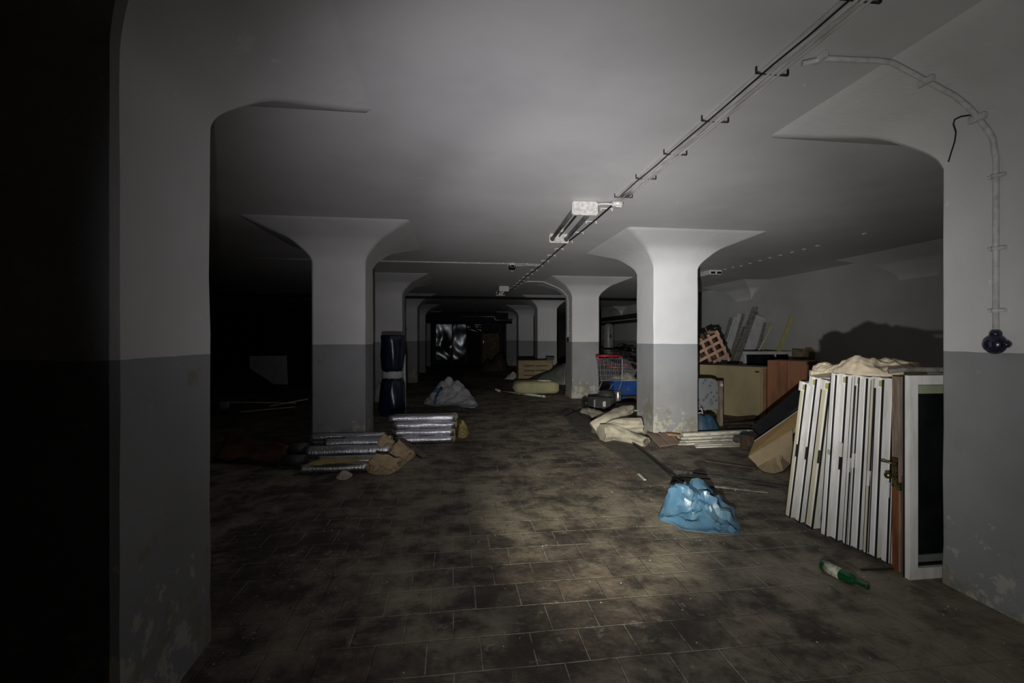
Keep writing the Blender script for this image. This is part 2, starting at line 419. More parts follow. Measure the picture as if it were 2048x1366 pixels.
_K = [(0, 1.04+EYE), (0, 1.10+EYE), (.028, 1.18+EYE), (.10, 1.268+EYE), (.242, 1.39+EYE), (.42, 1.465+EYE), (.70, CEIL)]
PROF = []
for _i in range(1, 6):
    p0_, p1_, p2_, p3_ = _K[_i-1], _K[_i], _K[_i+1], _K[min(_i+2, 6)]
    for _k in range(3):
        f = _k/3; PROF.append(tuple(max(0, .5*(2*b+(-a+c)*f+(2*a-5*b+4*c-d)*f*f+(-a+3*b-3*c+d)*f**3)) for a, b, c, d in zip(p0_, p1_, p2_, p3_)))
PROF.append(_K[6])
def pillar_mesh(x0, x1, y0, y1, seed):
    mb = MB()
    zs = [0, .05, .12, .25, .45, .7, 1.0, 1.3, 1.6, 1.9, 2.2, 2.5]
    rings = []
    def ring(e, z, bev=.022):
        a, b, c, d = x0-e, x1+e, y0-e, y1+e; r = []
        n_ = 5
        for (px_, py_, dx, dy) in ((a, c, 1, 0), (b, c, 0, 1), (b, d, -1, 0), (a, d, 0, -1)):
            L = (b-a) if dx else (d-c)
            for k in range(n_+1):
                t = (bev, bev+.03, L*.35, L*.65, L-bev-.03, L-bev)[k]
                x = px_+dx*t; y = py_+dy*t
                if e == 0:
                    j = .006*noise.noise(Vector((x*3+seed, y*3, z*4)))
                    if z < .3: j += .012*(1-z/.3)
                    if k in (0, n_): j += .006*noise.noise(Vector((x*9, y*9+seed, z*13)))
                    x += (1 if x > (x0+x1)/2 else -1)*j if abs(x-a) < .001 or abs(x-b) < .001 else 0
                    y += (1 if y > (y0+y1)/2 else -1)*j if abs(y-c) < .001 or abs(y-d) < .001 else 0
                r.append((x, y, z))
        return r
    for z in zs: rings.append(ring(0, z))
    for e, z in PROF: rings.append(ring(e, z, .022+e*.03))
    rings.append(ring(.72, CEIL+.02, .022+.02))
    n = len(rings[0]); vs = [p for r in rings for p in r]
    fs = [(i*n+k, i*n+(k+1) % n, (i+1)*n+(k+1) % n, (i+1)*n+k) for i in range(len(rings)-1) for k in range(n)]
    mb.add(vs, fs, True); mb.f.append(list(range(n))[::-1]); mb.sm.append(False)
    return mb
pl = {('L', 0): 'dim pillar close at the left edge, damp flaking base',
      ('R', 0): 'pillar close at the right edge carrying the conduit and dark switch',
      ('L', 1): 'grey and white pillar behind the left foil covered rolls',
      ('R', 1): 'brightest torchlit pillar, beside the beige rolled carpets',
      ('L', 2): 'dim pillar just behind the upright navy wrapped roll',
      ('R', 2): 'pillar between the mattress and the shopping trolley',
      ('L', 3): 'third dark pillar down the left row, beyond the navy roll',
      ('R', 3): 'pillar behind the olive wooden crate in the right row',
      ('L', 4): 'fourth dark pillar down the left row',
      ('R', 4): 'dim pillar left of the one behind the olive crate',
      ('L', 5): 'farthest dark pillar of the left row near the metal sheets',
      ('R', 5): 'farthest dark pillar of the right row'}
for k in range(6):
    y0 = 1.91+5*k-(.02 if k else 0)
    for sd, x0, x1 in (('L', XL0, XL1), ('R', XR0, XR1)):
        o = pillar_mesh(x0, x1, y0, y0+.70, k*3+(sd == 'R')).build('pillar', M_wall, sharp=.45)
        tag(o, pl[(sd, k)], 'pillar', 'pillars with flared tops')
# flared brackets of the right-hand wall
for k in range(6):
    y0 = 1.91+5*k; mb = MB(); rings = []
    for e, z in PROF: rings.append([(XW+.02, y0-e, z), (XW-e-.001, y0-e, z), (XW-e-.001, y0+.7+e, z), (XW+.02, y0+.7+e, z)])
    rings[0] = [(XW+.02, y0, PROF[0][1]), (XW-.002, y0, PROF[0][1]), (XW-.002, y0+.7, PROF[0][1]), (XW+.02, y0+.7, PROF[0][1])]
    vs = [p for r in rings for p in r]
    fs = [(i*4+q, i*4+(q+1) % 4, (i+1)*4+(q+1) % 4, (i+1)*4+q) for i in range(len(rings)-1) for q in range(4)]
    mb.add(vs, fs+[(3, 2, 1, 0), tuple((len(rings)-1)*4+q for q in range(4))])
    struct('trim_%d' % (k+1), mb, M_ceil)

# ------------------------------------------------------------------ ceiling services
TX = 1.84
tr = thing('cable_tray', (TX, 2.6, CEIL), 'long dusty cable tray running diagonally up the ceiling to the junction box', 'cable tray')
b = MB(); b.box((TX, 2.45, CEIL-.036), (.10, 5.0, .008)); b.box((TX-.052, 2.45, CEIL-.022), (.006, 5.0, .030)); b.box((TX+.052, 2.45, CEIL-.022), (.006, 5.0, .030))
b.build('channel', M_tray, tr)
for dx, r in ((-.061, .005), (-.03, .009), (.002, .010), (.034, .007)):  # outermost one is black, put there as the tray's shadow line
    MB().tube([(TX+dx+.004*math.sin(i*1.7+dx*90), .2+i*.24, CEIL-.043+.002*math.sin(i*2.3)) for i in range(20)], r, 8).build('cable', M_gasket if dx < -.05 else M_tray, tr)
for i in range(8):
    y = .70+.585*i
    q = MB().box((TX, y, CEIL-.040), (.20, .010, .004)); q.box((TX-.1, y, CEIL-.02), (.005, .014, .04)); q.box((TX+.1, y, CEIL-.02), (.005, .014, .04))
    q.build('bracket', M_darkmetal, tr)
jb = thing('junction_box', (TX+.02, 5.03, CEIL-.06), 'small white junction box where tray, lamp wire and thin cable meet', 'junction box')
MB().lathe((TX+.02, 5.03, CEIL-.075), [(.05, 0), (.065, .01), (.065, .075)], 16).build('body', M_lampwhite, jb)
MB().box((TX+.02, 5.03, CEIL-.08), (.07, .07, .012)).build('lid', M_lampwhite, jb)
lc = thing('clipped_cable', (TX, 10, CEIL), 'thin black cable clipped along the ceiling beyond the junction box', 'cable')
MB().tube([(TX+.01*math.sin(i*.9), 5.1+i*.5, CEIL-.022) for i in range(22)], .011, 6).build('cable', M_gasket, lc)
for i in range(15):
    y = 5.35+i*.62; q = MB().box((TX, y, CEIL-.006), (.15, .014, .010)); q.box((TX+.07, y, CEIL-.02), (.012, .012, .03)); q.box((TX-.07, y, CEIL-.02), (.012, .012, .03)); q.build('clip', M_lampwhite, lc)

def twin_lamp(y0, y1, x0, x1, label):
    z = CEIL-.075
    t = thing('twin_tube_lamp', (x0, (y0+y1)/2, CEIL), label, 'ceiling lamp', 'twin tube ceiling lamps')
    for (x, y, h) in ((x0, y0, .155), (x1, y1, .135)):
        MB().box((x, y, CEIL-.005-h/2), (.30, .075, h)).build('end_cap', M_lampwhite, t, bevel=.014)
    for dx in (-.105, .105):
        tb = MB().tube([(x0+dx, y0+.03, z-.01), (x1+dx, y1-.03, z-.01)], .026, 14).build('tube', M_tube, t)
        MB().lathe((x1+dx, y1-.06, z-.01), [(.034, 0), (.036, .015), (.03, .03)], 14, axis=(0, 1, 0)).build('tube_socket', M_rust, tb)
    MB().tube([(x0, y0+.03, z+.03), (x1, y1-.03, z+.03)], .012, 8).build('middle_rod', M_darkmetal, t)
    for y in (y0+.35, y1-.35): MB().box(((x0+x1)/2, y, CEIL-.025), (.05, .02, .05)).build('hanger', M_lampwhite, t)
    return t
t1 = twin_lamp(5.12, 6.75, 1.50, 1.58, 'nearest twin tube lamp with dusty white end caps beside the junction box')
MB().tube([(1.65, 5.12, CEIL-.03), (1.70, 5.10, CEIL-.025), (1.76, 5.06, CEIL-.035), (1.82, 5.03, CEIL-.05)], .012, 8).build('feed_wire', M_conduit, t1)
twin_lamp(13.6, 15.2, 1.52, 1.58, 'small far twin tube lamp above the centre aisle')
def end_lamp(px, py, label, z=CEIL-.06):
    p = at_z(px, py, z); t = thing('bulkhead_lamp', (p.x, p.y, CEIL), label, 'ceiling lamp')
    MB().lathe((p.x, p.y, CEIL-.04), [(.085, 0), (.095, .01), (.095, .04)], 20).build('base', M_lampwhite, t)
    MB().lathe((p.x, p.y, CEIL-.15), [(.01, 0), (.05, .012), (.075, .05), (.08, .11)], 20).build('glass_dome', M_glass, t)
    q = MB()
    for a in range(3):
        an = a*math.pi/3
        q.tube([(p.x+math.cos(an)*.087*s_, p.y+math.sin(an)*.087*s_, CEIL-.04-.12*(1-abs(s_)**2.2)) for s_ in (-1, -.8, -.5, 0, .5, .8, 1)], .006, 6)
    q.build('guard', M_lampwhite, t); return p, t
p, t = end_lamp(1024, 533, 'round caged lamp hanging from the ceiling left of the thin cable')
MB().tube([(p.x+.08, p.y, CEIL-.03), (p.x+.2, p.y-.02, CEIL-.04), (p.x+.33, p.y+.05, CEIL-.02), (TX-.02, p.y, CEIL-.02)], .010, 6).build('feed_wire', M_conduit, t)
a_, c_ = at_z(775, 517, CEIL-.012), at_z(1087, 529, CEIL-.012)
cb = thing('surface_conduit', (0, a_.y, CEIL), 'thin pale conduit crossing the ceiling to the thin cable, above the round lamp', 'conduit')
MB().tube([(XL0-2, c_.y, CEIL-.012), (a_.x, c_.y, CEIL-.012), (TX, c_.y, CEIL-.012)], .013, 8).build('pipe', M_conduit, cb)
for i in range(6): MB().box((XL1+.3+i*.5, c_.y, CEIL-.012), (.03, .05, .024)).build('clip', M_conduit, cb)
# lamp and cable clips in the right-hand bay
p = at_z(1432, 547, CEIL-.08)
t = thing('box_lamp', (p.x, p.y, CEIL), 'small rectangular lamp on the ceiling right of the brightest pillar', 'ceiling lamp')
MB().box((p.x, p.y+.3, CEIL-.05), (.30, .6, .10)).build('housing', M_lampwhite, t, bevel=.01)
for dx in (-.075, .075): MB().box((p.x+dx, p.y-.004, CEIL-.062), (.10, .02, .05)).build('end_window', M_glass, t)
clips = MB()
for (px, py) in ((1450, 539), (1466, 535), (1482, 532), (1500, 527), (1520, 522), (1540, 516), (1561, 511), (1584, 505), (1608, 499), (1635, 492), (1729, 468)):
    q = at_z(px, py, CEIL-.01); tag(MB().box((q.x, q.y, CEIL-.009), (.035, .05, .018)).build('cable_clip', M_lampwhite), 'small white cable clip in the row of clips on the right bay ceiling', 'clip', 'row of ceiling clips')

# conduit drop to the rotary switch, on the near right pillar and again two pillars on
def conduit_drop(y, label, glabel):
    X = XR0-.022
    t = thing('switch_conduit', (XR0-.02, y, 1.6), label, 'conduit', 'conduits dropping to switches')
    pts = [(TX+.10, y+.06, CEIL-.035), (2.10, y+.02, CEIL-.022), (2.40, y, CEIL-.024), (2.50, y, CEIL-.05)]
    def surf(x):
        e = XR0-x
        for (e0, z0), (e1, z1) in zip(PROF, PROF[1:]):
            if e0 <= e <= e1: return z0+(z1-z0)*(e-e0)/(e1-e0)
        return CEIL
    pts = [(TX+.10, y+.06, CEIL-.035), (2.05, y+.02, CEIL-.022), (2.35, y, CEIL-.022), (2.445, y, CEIL-.026)]
    for x in (2.56, 2.72, 2.86, 2.95, 3.02, 3.08, 3.115): pts.append((x-.012, y, surf(x)-.022))
    pts += [(X, y, 2.62), (X, y, 2.2), (X, y, 1.63)]
    MB().tube(pts, .0145, 12).build('pipe', M_conduit, t)
    for q in ((2.02, y+.02, CEIL-.022, 0), (2.66, y, surf(2.68)-.024, 1), (3.0, y, surf(3.02)-.02, 1), (X, y, 2.52, 2), (X, y, 2.10, 2), (X, y, 1.74, 2)):
        mb = MB()
        if q[3] == 2: mb.box((XR0-.012, y, q[2]), (.024, .085, .018)); mb.tube([(X, y, q[2]-.01), (X, y, q[2]+.01)], .020, 12)
        else: mb.box(q[:3], (.022, .085, .034))
        mb.build('clip', M_conduit, t)
    s_ = thing('rotary_switch', (XR0-.04, y, 1.54), glabel, 'switch', 'round dark wall switches')
    MB().lathe((XR0-.002, y, 1.545), [(.045, 0), (.055, .012), (.058, .03), (.045, .055), (.02, .066)], 24, axis=(-1, 0, 0)).build('body', M_switch, s_)
    MB().lathe((X, y, 1.59), [(.028, 0), (.028, .022), (.018, .036)], 16).build('pipe_gland', M_switch, s_)
    MB().lathe((XR0-.034, y-.05, 1.545), [(.02, 0), (.02, .02), (.01, .03)], 14, axis=(0, -1, 0)).build('side_gland', M_switch, s_)
    MB().box((XR0-.072, y, 1.545), (.014, .012, .045)).build('turn_knob', M_switch, s_)
conduit_drop(2.285, 'bent pale conduit dropping down the near right pillar from the tray', 'round dark blue switch low on the near right pillar conduit')
conduit_drop(12.25, 'thin conduit bending down the pillar beside the mattress', 'small switch on the pillar beside the mattress')
def on_side(px, py):
    x = XR0
    for _ in range(400):
        p = at_x(px, py, x)
        e = XR0-x; zs = CEIL
        for (e0, z0_), (e1, z1_) in zip(PROF, PROF[1:]):
            if e0 <= e <= e1 and e1 > e0: zs = z0_+(z1_-z0_)*(e-e0)/(e1-e0); break
        if e == 0: zs = PROF[0][1]
        if p.z <= zs: break
        x -= .002
    p.x -= .008; p.z -= .006; return p
wp = [on_side(*q) for q in ((1955, 229), (1940, 229), (1925, 231), (1912, 237), (1909, 246), (1914, 262), (1912, 280), (1904, 305), (1899, 322))]
tag(MB().tube(wp, .0045, 6).build('loose_wire', M_darkmetal), 'thin loose wire dangling from the conduit bend on the near right pillar', 'wire')
hk = [at_y(px, py, 6.875) for px, py in ((641, 501), (645, 497), (654, 497), (661, 505), (662, 512))]
tag(MB().tube(hk, .008, 6).build('wire_hook', M_darkmetal), 'bent dark wire hook high on the pillar behind the foil rolls', 'hook')

# pipes and duct further back
def pipe(pts, r, m, label, name='pipe', n=12, group=None): return tag(MB().tube(pts, r, n).build(name, m), label, 'pipe', group)
pipe([(-11.9, 16.2, EYE+1.44), (XW-.02, 16.2, EYE+1.44)], .04, M_pipeblack, 'long straight black pipe crossing under the ceiling in front of the crate pillar')
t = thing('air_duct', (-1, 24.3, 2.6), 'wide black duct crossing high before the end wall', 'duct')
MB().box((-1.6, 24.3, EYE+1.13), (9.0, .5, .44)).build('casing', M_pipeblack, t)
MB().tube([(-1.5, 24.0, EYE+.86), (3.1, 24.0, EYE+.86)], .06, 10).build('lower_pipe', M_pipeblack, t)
for x_ in (-4.5, -.6, 1.2, 2.6): MB().box((x_, 24.3, CEIL-.11), (.04, .04, .24)).build('hanger_rod', M_darkmetal, t)
pipe([(.35, 24.02, EYE+1.17), (2.15, 24.02, EYE+1.17), (2.2, 24.02, EYE+1.12), (2.2, 24.02, EYE+1.03), (2.25, 24.02, EYE+.99), (3.12, 24.02, EYE+.99)], .025, M_galv, 'thin shiny pipe stepping down along the black duct')
pipe([(8.18, 19.2, EYE+1.05), (8.18, 28.4, EYE+1.05)], .11, M_pipeblack, 'thick dark pipe along the right wall behind the trolley')
pipe([(8.22, 19.2, EYE+.82), (8.22, 28.4, EYE+.82)], .07, M_pipeblack, 'second dark pipe under the thick one along the right wall')
p = at_y(1217, 700, 20.5)
t = thing('water_tank', (p.x, p.y, 0), 'pale upright tank in the dark behind the shopping trolley', 'tank')
MB().lathe((p.x, p.y, .35), [(.2, 0), (.24, .05), (.24, 1.75), (.2, 1.88), (.08, 1.95)], 24).build('body', M_tank, t)
for a in range(3): MB().tube([(p.x+.17*math.cos(a*2.1), p.y+.17*math.sin(a*2.1), 0), (p.x+.17*math.cos(a*2.1), p.y+.17*math.sin(a*2.1), .4)], .02, 8).build('leg', M_darkmetal, t)
q = MB().tube([(p.x, p.y-.25, 2.2), (p.x, p.y-.27, 1.75)], .012, 6); q.box((p.x, p.y-.27, 1.7), (.06, .04, .16)); q.build('dark_gauge', M_gasket, t)

# end wall: wrinkled metal sheets and a doorway
def wrinkle(seed, k=.085):
    def fn(u, v):
        p = Vector((u*1.1+seed, v*1.9, seed*.7)); w_ = noise.noise_vector(p*.8)
        return Vector((0, -k*(noise.noise(p+w_*.9)+.08*noise.noise(p*2.3)), 0))
    return fn
YS = 28.2
def sheet(x0, x1, y0, y1, seed, label):
    P = [at_y(x0, y1, YS), at_y(x1, y1, YS), at_y(x1, y0, YS), at_y(x0, y0, YS)]
    tag(quad_sheet(MB(), P, 60, 80, wrinkle(seed), .006).build('metal_sheet', M_plastic), label, 'metal sheet', 'crinkled shiny sheets on the end wall')
sheet(872, 904, 648, 720, 3.1, 'crinkled shiny sheet on the end wall, leftmost of the three')
sheet(906, 932, 648, 720, 8.4, 'crinkled shiny sheet on the end wall beside the black doorway')
sheet(934, 962, 648, 664, 14.2, 'short shiny sheet above the black doorway in the end wall')
q = MB(); P0 = at_y(870, 648, YS+.02); P1 = at_y(1000, 648, YS+.02)
for px in (870, 905, 933, 963, 1000):
    c_ = at_y(px, 648, YS+.05); q.box((c_.x, YS+.08, (c_.z)/2), (.07, .08, c_.z))
q.box(((P0.x+P1.x)/2, YS+.08, P0.z+.03), (P1.x-P0.x+.1, .08, .07))
struct('trim_7', q, M_brownwood)
a_, c_ = at_y(935, 667, YS+.1), at_y(962, 667, YS+.1)
struct('doorway_dark_fill', MB().box(((a_.x+c_.x)/2, YS+.3, a_.z/2), (c_.x-a_.x, .1, a_.z)), M_pipeblack)  # black panel put in for the darkness inside the doorway
a_, c_ = at_y(965, 667, YS), at_y(998, 667, YS)
o = MB().box(((a_.x+c_.x)/2, YS+.06, a_.z/2), (c_.x-a_.x, .06, a_.z)).build('door_2', M_mossboard); tag(o, kind='structure')
MB().box((a_.x+.06, YS+.0, 1.40), (.05, .06, .16)).build('door_handle', M_galv, o)

# ------------------------------------------------------------------ stack of window sashes leaning behind the near right pillar
BASES = [(1571, 1029), (1590, 1036), (1611, 1043), (1642, 1071), (1662, 1073), (1686, 1084), (1696, 1091), (1704, 1097), (1727, 1107), (1738, 1114), (1763, 1123), (1782, 1132)]
TOPZ = [1.215, 1.265, 1.245, 1.305, 1.30, 1.305, 1.30, 1.295, 1.30, 1.295, 1.295, 1.30]
LEAN = [.19, .187, .183, .105, .098, .09, .083, .077, .07, .06, .05, .04]
DESC = ['rearmost white window sash of the leaning stack, leaning the most',
        'white window sash second from the rear of the leaning stack',
        'sash with the broad yellowed side before the dark gap in the leaning stack',
        'broad white sash just in front of the dark gap in the leaning stack',
        'white sash fifth from the rear of the leaning stack, paper tag halfway',
        'white sash sixth from the rear, with a white hinge halfway up',
        'thin white sash seventh from the rear of the leaning stack',
        'chipped white sash eighth from the rear of the leaning stack',
        'cream coloured sash ninth from the rear of the leaning stack',
        'thin grey edged sash tenth from the rear of the leaning stack',
        'wide white sash second in front of the stack, dark bolt at its top',
        'foremost white sash of the stack, touching the brown door edge']
grounds = []
for i, (px, py) in enumerate(BASES):
    q = ray(px, py); X_ = 2.945+.09*i/11-(.02 if i == 3 else 0); grounds.append(Vector((X_, X_*q[1]/q[0], 0)))
for i, g in enumerate(grounds):
    nxt = grounds[i+1].y if i+1 < len(grounds) else g.y-.055
    pitch = g.y-nxt
    th = min(.085 if i in (2, 3) else .062, pitch*.80)
    H_, W_ = TOPZ[i], .92; lean = LEAN[i]
    x0 = g.x; y0 = g.y-th/2
    t = thing('window_sash', (x0, y0, 0), DESC[i], 'window sash', 'window sashes leaning in a stack')
    cs = math.cos(math.asin(lean/H_)); sn = lean/H_
    def L(x, y, z): return Vector((x0+x, y0+y*cs-z*sn, .004+abs(y)*0+z*cs+(y+th/2)*sn))
    def lb(mb, x_0, x_1, y_0, y_1, z_0, z_1):
        mb.hexa([L(x_0, y_0, z_0), L(x_1, y_0, z_0), L(x_1, y_1, z_0), L(x_0, y_1, z_0), L(x_0, y_0, z_1), L(x_1, y_0, z_1), L(x_1, y_1, z_1), L(x_0, y_1, z_1)])
    h = th/2; m1 = M_whitepaint; fr = MB(); sw = .055
    lb(fr, 0, sw, -h, h, 0, H_); lb(fr, W_-sw, W_, -h, h, 0, H_); lb(fr, sw, W_-sw, -h, h, 0, sw); lb(fr, sw, W_-sw, -h, h, H_-sw, H_)
    fo = fr.build('frame', m1, t)
    # stepped inner moulding on the outer edge
    st = MB(); lb(st, -.008, 0, -h*.15, h*.72, .015, H_-.02); st.build('edge_moulding', M_creampaint if i in (0, 2, 8) else M_whitepaint, fo)
    gk = MB(); lb(gk, -.010, .0, -h*1.0, -h*.72, .0, H_-.01); 
    if i % 3 != 1: lb(gk, -.0095, .0, h*.80, h*.98, .01, H_*(.62 if i in (0, 1, 4) else .98))
    gk.build('gasket', M_gasket, fo)
    gp = MB(); lb(gp, sw, W_-sw, -.006, .006, sw, H_-sw); gp.build('glass_pane', M_glass, fo)
    if i in (0, 1, 2, 4, 6, 9):
        hg = MB(); lb(hg, -.018, .0, h*.1, h*1.05, H_-.075, H_+.005); hg.build('hinge', M_whitepaint, fo)
        lt = MB(); lb(lt, -.011, .0, -h*.55, h*.0, H_-.06, H_-.018); lt.build('latch_plate', M_yellowwood, fo)
    if i in (5, 6, 4, 8, 10):
        z_ = {5: .62, 6: .66, 4: .72, 8: .56, 10: .52}[i]
        hg = MB(); lb(hg, -.018, .0, -h*1.0, h*.1, z_-.055, z_+.055); hg.build('hinge', M_whitepaint, fo)
    if i in (0, 1, 2, 4):
        lt = MB(); lb(lt, -.013, .0, -h*.45, -h*.28, .56, .67); lt.build('bolt', M_rust, fo)
    if i in (2,):
        sp = MB(); lb(sp, .0, .006, -h*1.01, -h*.8, 0, H_); sp.build('yellowed_strip', M_creampaint, fo)
    if i == 3:
        sp = MB(); lb(sp, -.012, .0, -h*.5, h*.2, .66, .70); sp.build('paper_tag', M_label, fo)
# brown door edge with lock
g = at_z(1795, 1138, 0); gx, gy = 2.985, 2.757
t = thing('door_leaf', (gx, gy-.03, 0), 'weathered brown wooden door edge with brass lock in front of the white sashes', 'door')
mb = MB().box((gx+.42, gy, .33), (.84, .068, .66)); mb.build('lower_panel', M_redwood, t)
mb = MB().box((gx+.42, gy, .99), (.84, .068, .66)); mb.build('upper_panel', M_wood, t)
MB().box((gx-.003, gy-.026, .66), (.008, .012, 1.3)).build('edge_strip', M_wood, t)
zc = at_x(1796, 945, gx).z
lp = MB().box((gx-.008, gy+.005, zc), (.012, .035, .20)).build('lock_plate', M_brass, t)
mb = MB().tube([(gx-.01, gy+.005, zc-.02), (gx-.04, gy+.005, zc-.02)], .012, 12); mb.lathe((gx-.04, gy+.005, zc-.02), [(.014, 0), (.022, .01), (.022, .03), (.012, .04)], 14, axis=(-1, 0, 0)); mb.build('knob', M_brass, lp)
mb = MB().tube([(gx-.01, gy+.005, zc+.06), (gx-.035, gy+.005, zc+.06), (gx-.045, gy+.03, zc+.062), (gx-.047, gy+.07, zc+.06)], .006, 8); mb.build('lever_handle', M_brass, lp); MB().box((gx-.02, gy-.04, zc-.085), (.03, .02, .05)).build('bolt', M_brass, t)
# white frame with dark pane, facing us
fx, fy = 2.962, 2.655
t = thing('window_frame', (fx, fy, 0), 'white window frame with black pane facing forward, half behind the near right pillar', 'window frame')
H_, W_ = 1.335, .80; sw = .06; mb = MB()
mb.box((fx+sw/2, fy+.015, H_/2), (sw, .05, H_)); mb.box((fx+W_-sw/2, fy+.015, H_/2), (sw, .05, H_))
mb.box((fx+W_/2, fy+.015, .037), (W_-2*sw, .05, .074)); mb.box((fx+W_/2, fy+.015, H_-.03), (W_-2*sw, .05, .06)); mb.build('frame', M_whitepaint, t)
MB().box((fx+W_/2, fy+.022, H_/2), (W_-2*sw, .012, H_-.13)).build('dark_pane', M_glass, t)
MB().box((fx+W_/2, fy+.004, H_-.092), (W_-2*sw, .012, .055)).build('upper_bead', M_greenish, t)
MB().box((fx+W_/2, fy+.008, .13), (W_-2*sw, .012, .045)).build('lower_bead', M_palegreen, t)
MB().box((fx-.002, fy+.030, H_/2), (.004, .012, H_)).build('gasket', M_gasket, t)
# pale curved profile lying over frame tops
g = at_x(1803, 738, 3.0)
pr = [Vector((2.965, 2.80, H_+.018)), Vector((3.03, 2.76, H_+.030)), Vector((3.12, 2.72, H_+.035)), Vector((3.25, 2.68, H_+.035)), Vector((3.55, 2.67, H_+.02))]
tag(MB().tube(pr, .016, 10).build('pale_profile', M_greyboard), 'pale grey curved strip lying across the top of the white window frame', 'strip')

# cream cloth over the stack
def und(x, y): return -.05*max(0, (y-3.25)/.25)
foot = [(2.965, 3.50), (2.915, 3.40), (2.935, 3.25), (2.925, 3.05), (2.98, 2.88), (3.20, 2.84), (3.45, 2.95), (3.55, 3.2), (3.5, 3.45), (3.3, 3.56), (3.1, 3.56)]
tag(MB().lump(foot, [(3.05, 3.08, .10, .20), (3.0, 3.40, .085, .11), (3.30, 3.0, .09, .25), (3.15, 3.35, .06, .25)], 1.312, .06, 6.5, 3, 44, 180, 8, und, .012, 1, .05, 9).build('canvas_cloth', M_canvas),
    'crumpled cream canvas cloth draped over the top of the window sash stack', 'cloth')

# ------------------------------------------------------------------ wine bottle
B0 = at_z(1645, 1130, .0385); B1 = at_z(1731, 1172, .0385); ax = (B1-B0).normalized(); Lb = .29
t = thing('wine_bottle', (B0.x, B0.y, 0), 'green glass wine bottle with stained label lying on the floor before the sashes', 'bottle')
MB().lathe(B0, [(.020, .012), (.034, .0), (.0375, .006), (.0375, .175), (.035, .195), (.024, .215), (.0155, .228), (.0142, .283), (.0165, .284), (.0165, .296), (.012, .297)], 32, axis=ax).build('glass', M_bottle, t)
n = 22; x = ax.orthogonal().normalized(); y = ax.cross(x); vs = []
up = Vector((0, 0, 1)); fw = up.cross(ax).normalized()
if fw.y > 0: fw = -fw
for h in (.03, .13):
    for k in range(n+1):
        a = -.9+2.6*k/n; vs.append(B0+ax*h+(fw*math.cos(a)+up*math.sin(a))*.0382)
for h in (.03, .13):
    for k in range(n+1):
        a = -.9+2.6*k/n; vs.append(B0+ax*h+(fw*math.cos(a)+up*math.sin(a))*.0376)
W = n+1; fs = []
for k in range(n): fs += [(k, k+1, W+k+1, W+k), (2*W+k+1, 2*W+k, 3*W+k, 3*W+k+1), (k+1, k, 2*W+k, 2*W+k+1), (W+k, W+k+1, 3*W+k+1, 3*W+k)]
fs += [(0, W, 3*W, 2*W), (n, 2*W+n, 3*W+n, W+n)]
MB().add(vs, fs, True).build('label', M_label, t)

# ------------------------------------------------------------------ blue plastic bag
def gp(px, py, z=0): p = at_z(px, py, z); return (p.x, p.y)
foot = [gp(1316, 1037), gp(1345, 1048), gp(1366, 1060), gp(1400, 1064), gp(1440, 1067), gp(1478, 1067), gp(1478, 1046), gp(1462, 1020), gp(1425, 1004), gp(1380, 1000), gp(1335, 1004), gp(1322, 1018)]
pk = []
for px, py, z, sg in ((1345, 1026, .225, .13), (1368, 1024, .25, .12), (1398, 1014, .26, .12), (1412, 1034, .21, .13), (1438, 1030, .19, .12), (1460, 1044, .12, .10)):
    x_, y_ = gp(px, py); pk.append((x_, y_, z, sg))
tag(MB().lump(foot, pk, 0, .02, 5.5, 21, 17, 46, 5, None, .006, 1.2, .115, 7.5).build('plastic_bag', M_bluebag, sharp=.42), 'crumpled light blue plastic bag lying on the open floor', 'bag')

# ------------------------------------------------------------------ right bay furniture and boards
def box_on_floor(name, a, b_, depth, h, m, parent, z0=0):
    a = Vector((a.x, a.y, 0)); b_ = Vector((b_.x, b_.y, 0)); d = (b_-a); nrm = Vector((-d.y, d.x, 0)).normalized()
    mb = MB().hexa([a+Vector((0, 0, z0)), b_+Vector((0, 0, z0)), b_+nrm*depth+Vector((0, 0, z0)), a+nrm*depth+Vector((0, 0, z0)),
                    a+Vector((0, 0, h)), b_+Vector((0, 0, h)), b_+nrm*depth+Vector((0, 0, h)), a+nrm*depth+Vector((0, 0, h))])
    return mb.build(name, m, parent)
a, b_ = at_z(1392, 822), at_z(1533, 840)
t = thing('cabinet', a, 'khaki laminate cabinet lying under the lattice crate', 'cabinet')
box_on_floor('body', a, b_, .55, 1.02, M_beigepanel, t)
d = (b_-a).normalized(); nrm = Vector((-d.y, d.x, 0))
q = MB(); q.hexa([a-nrm*.02+Vector((0, 0, .08)), b_-nrm*.02-d*.10+Vector((0, 0, .08)), b_-nrm*.002-d*.10+Vector((0, 0, .08)), a-nrm*.002+Vector((0, 0, .08)),
                  a-nrm*.02+Vector((0, 0, .99)), b_-nrm*.02-d*.10+Vector((0, 0, .99)), b_-nrm*.002-d*.10+Vector((0, 0, .99)), a-nrm*.002+Vector((0, 0, .99))])
dob = q.build('door', M_beigepanel, t)
kp = b_-d*.16-nrm*.03; MB().box((kp.x, kp.y, .93), (.07, .03, .03), rz=math.atan2(d.y, d.x)).build('catch', M_darkmetal, dob)
MB().bar(b_-d*.03-nrm*.012+Vector((0, 0, .0)), b_-d*.03-nrm*.012+Vector((0, 0, 1.0)), .06, .02, up=nrm).build('edge_strip', M_orangewood, t)
dc, cb_ = d.copy(), b_.copy()
a = cb_+dc*.02; b_ = a+dc*.70
t = thing('wardrobe', a, 'orange brown veneered cabinet standing right of the khaki one', 'cabinet')
box_on_floor('body', a, b_, .5, 1.165, M_orangewood, t)
nn_ = Vector((dc.y, -dc.x, 0))*.022; mid = (a+b_)/2
box_on_floor('left_door', a+nn_+dc*.01, mid+nn_-dc*.004, .02, 1.15, M_orangewood, t, .04)
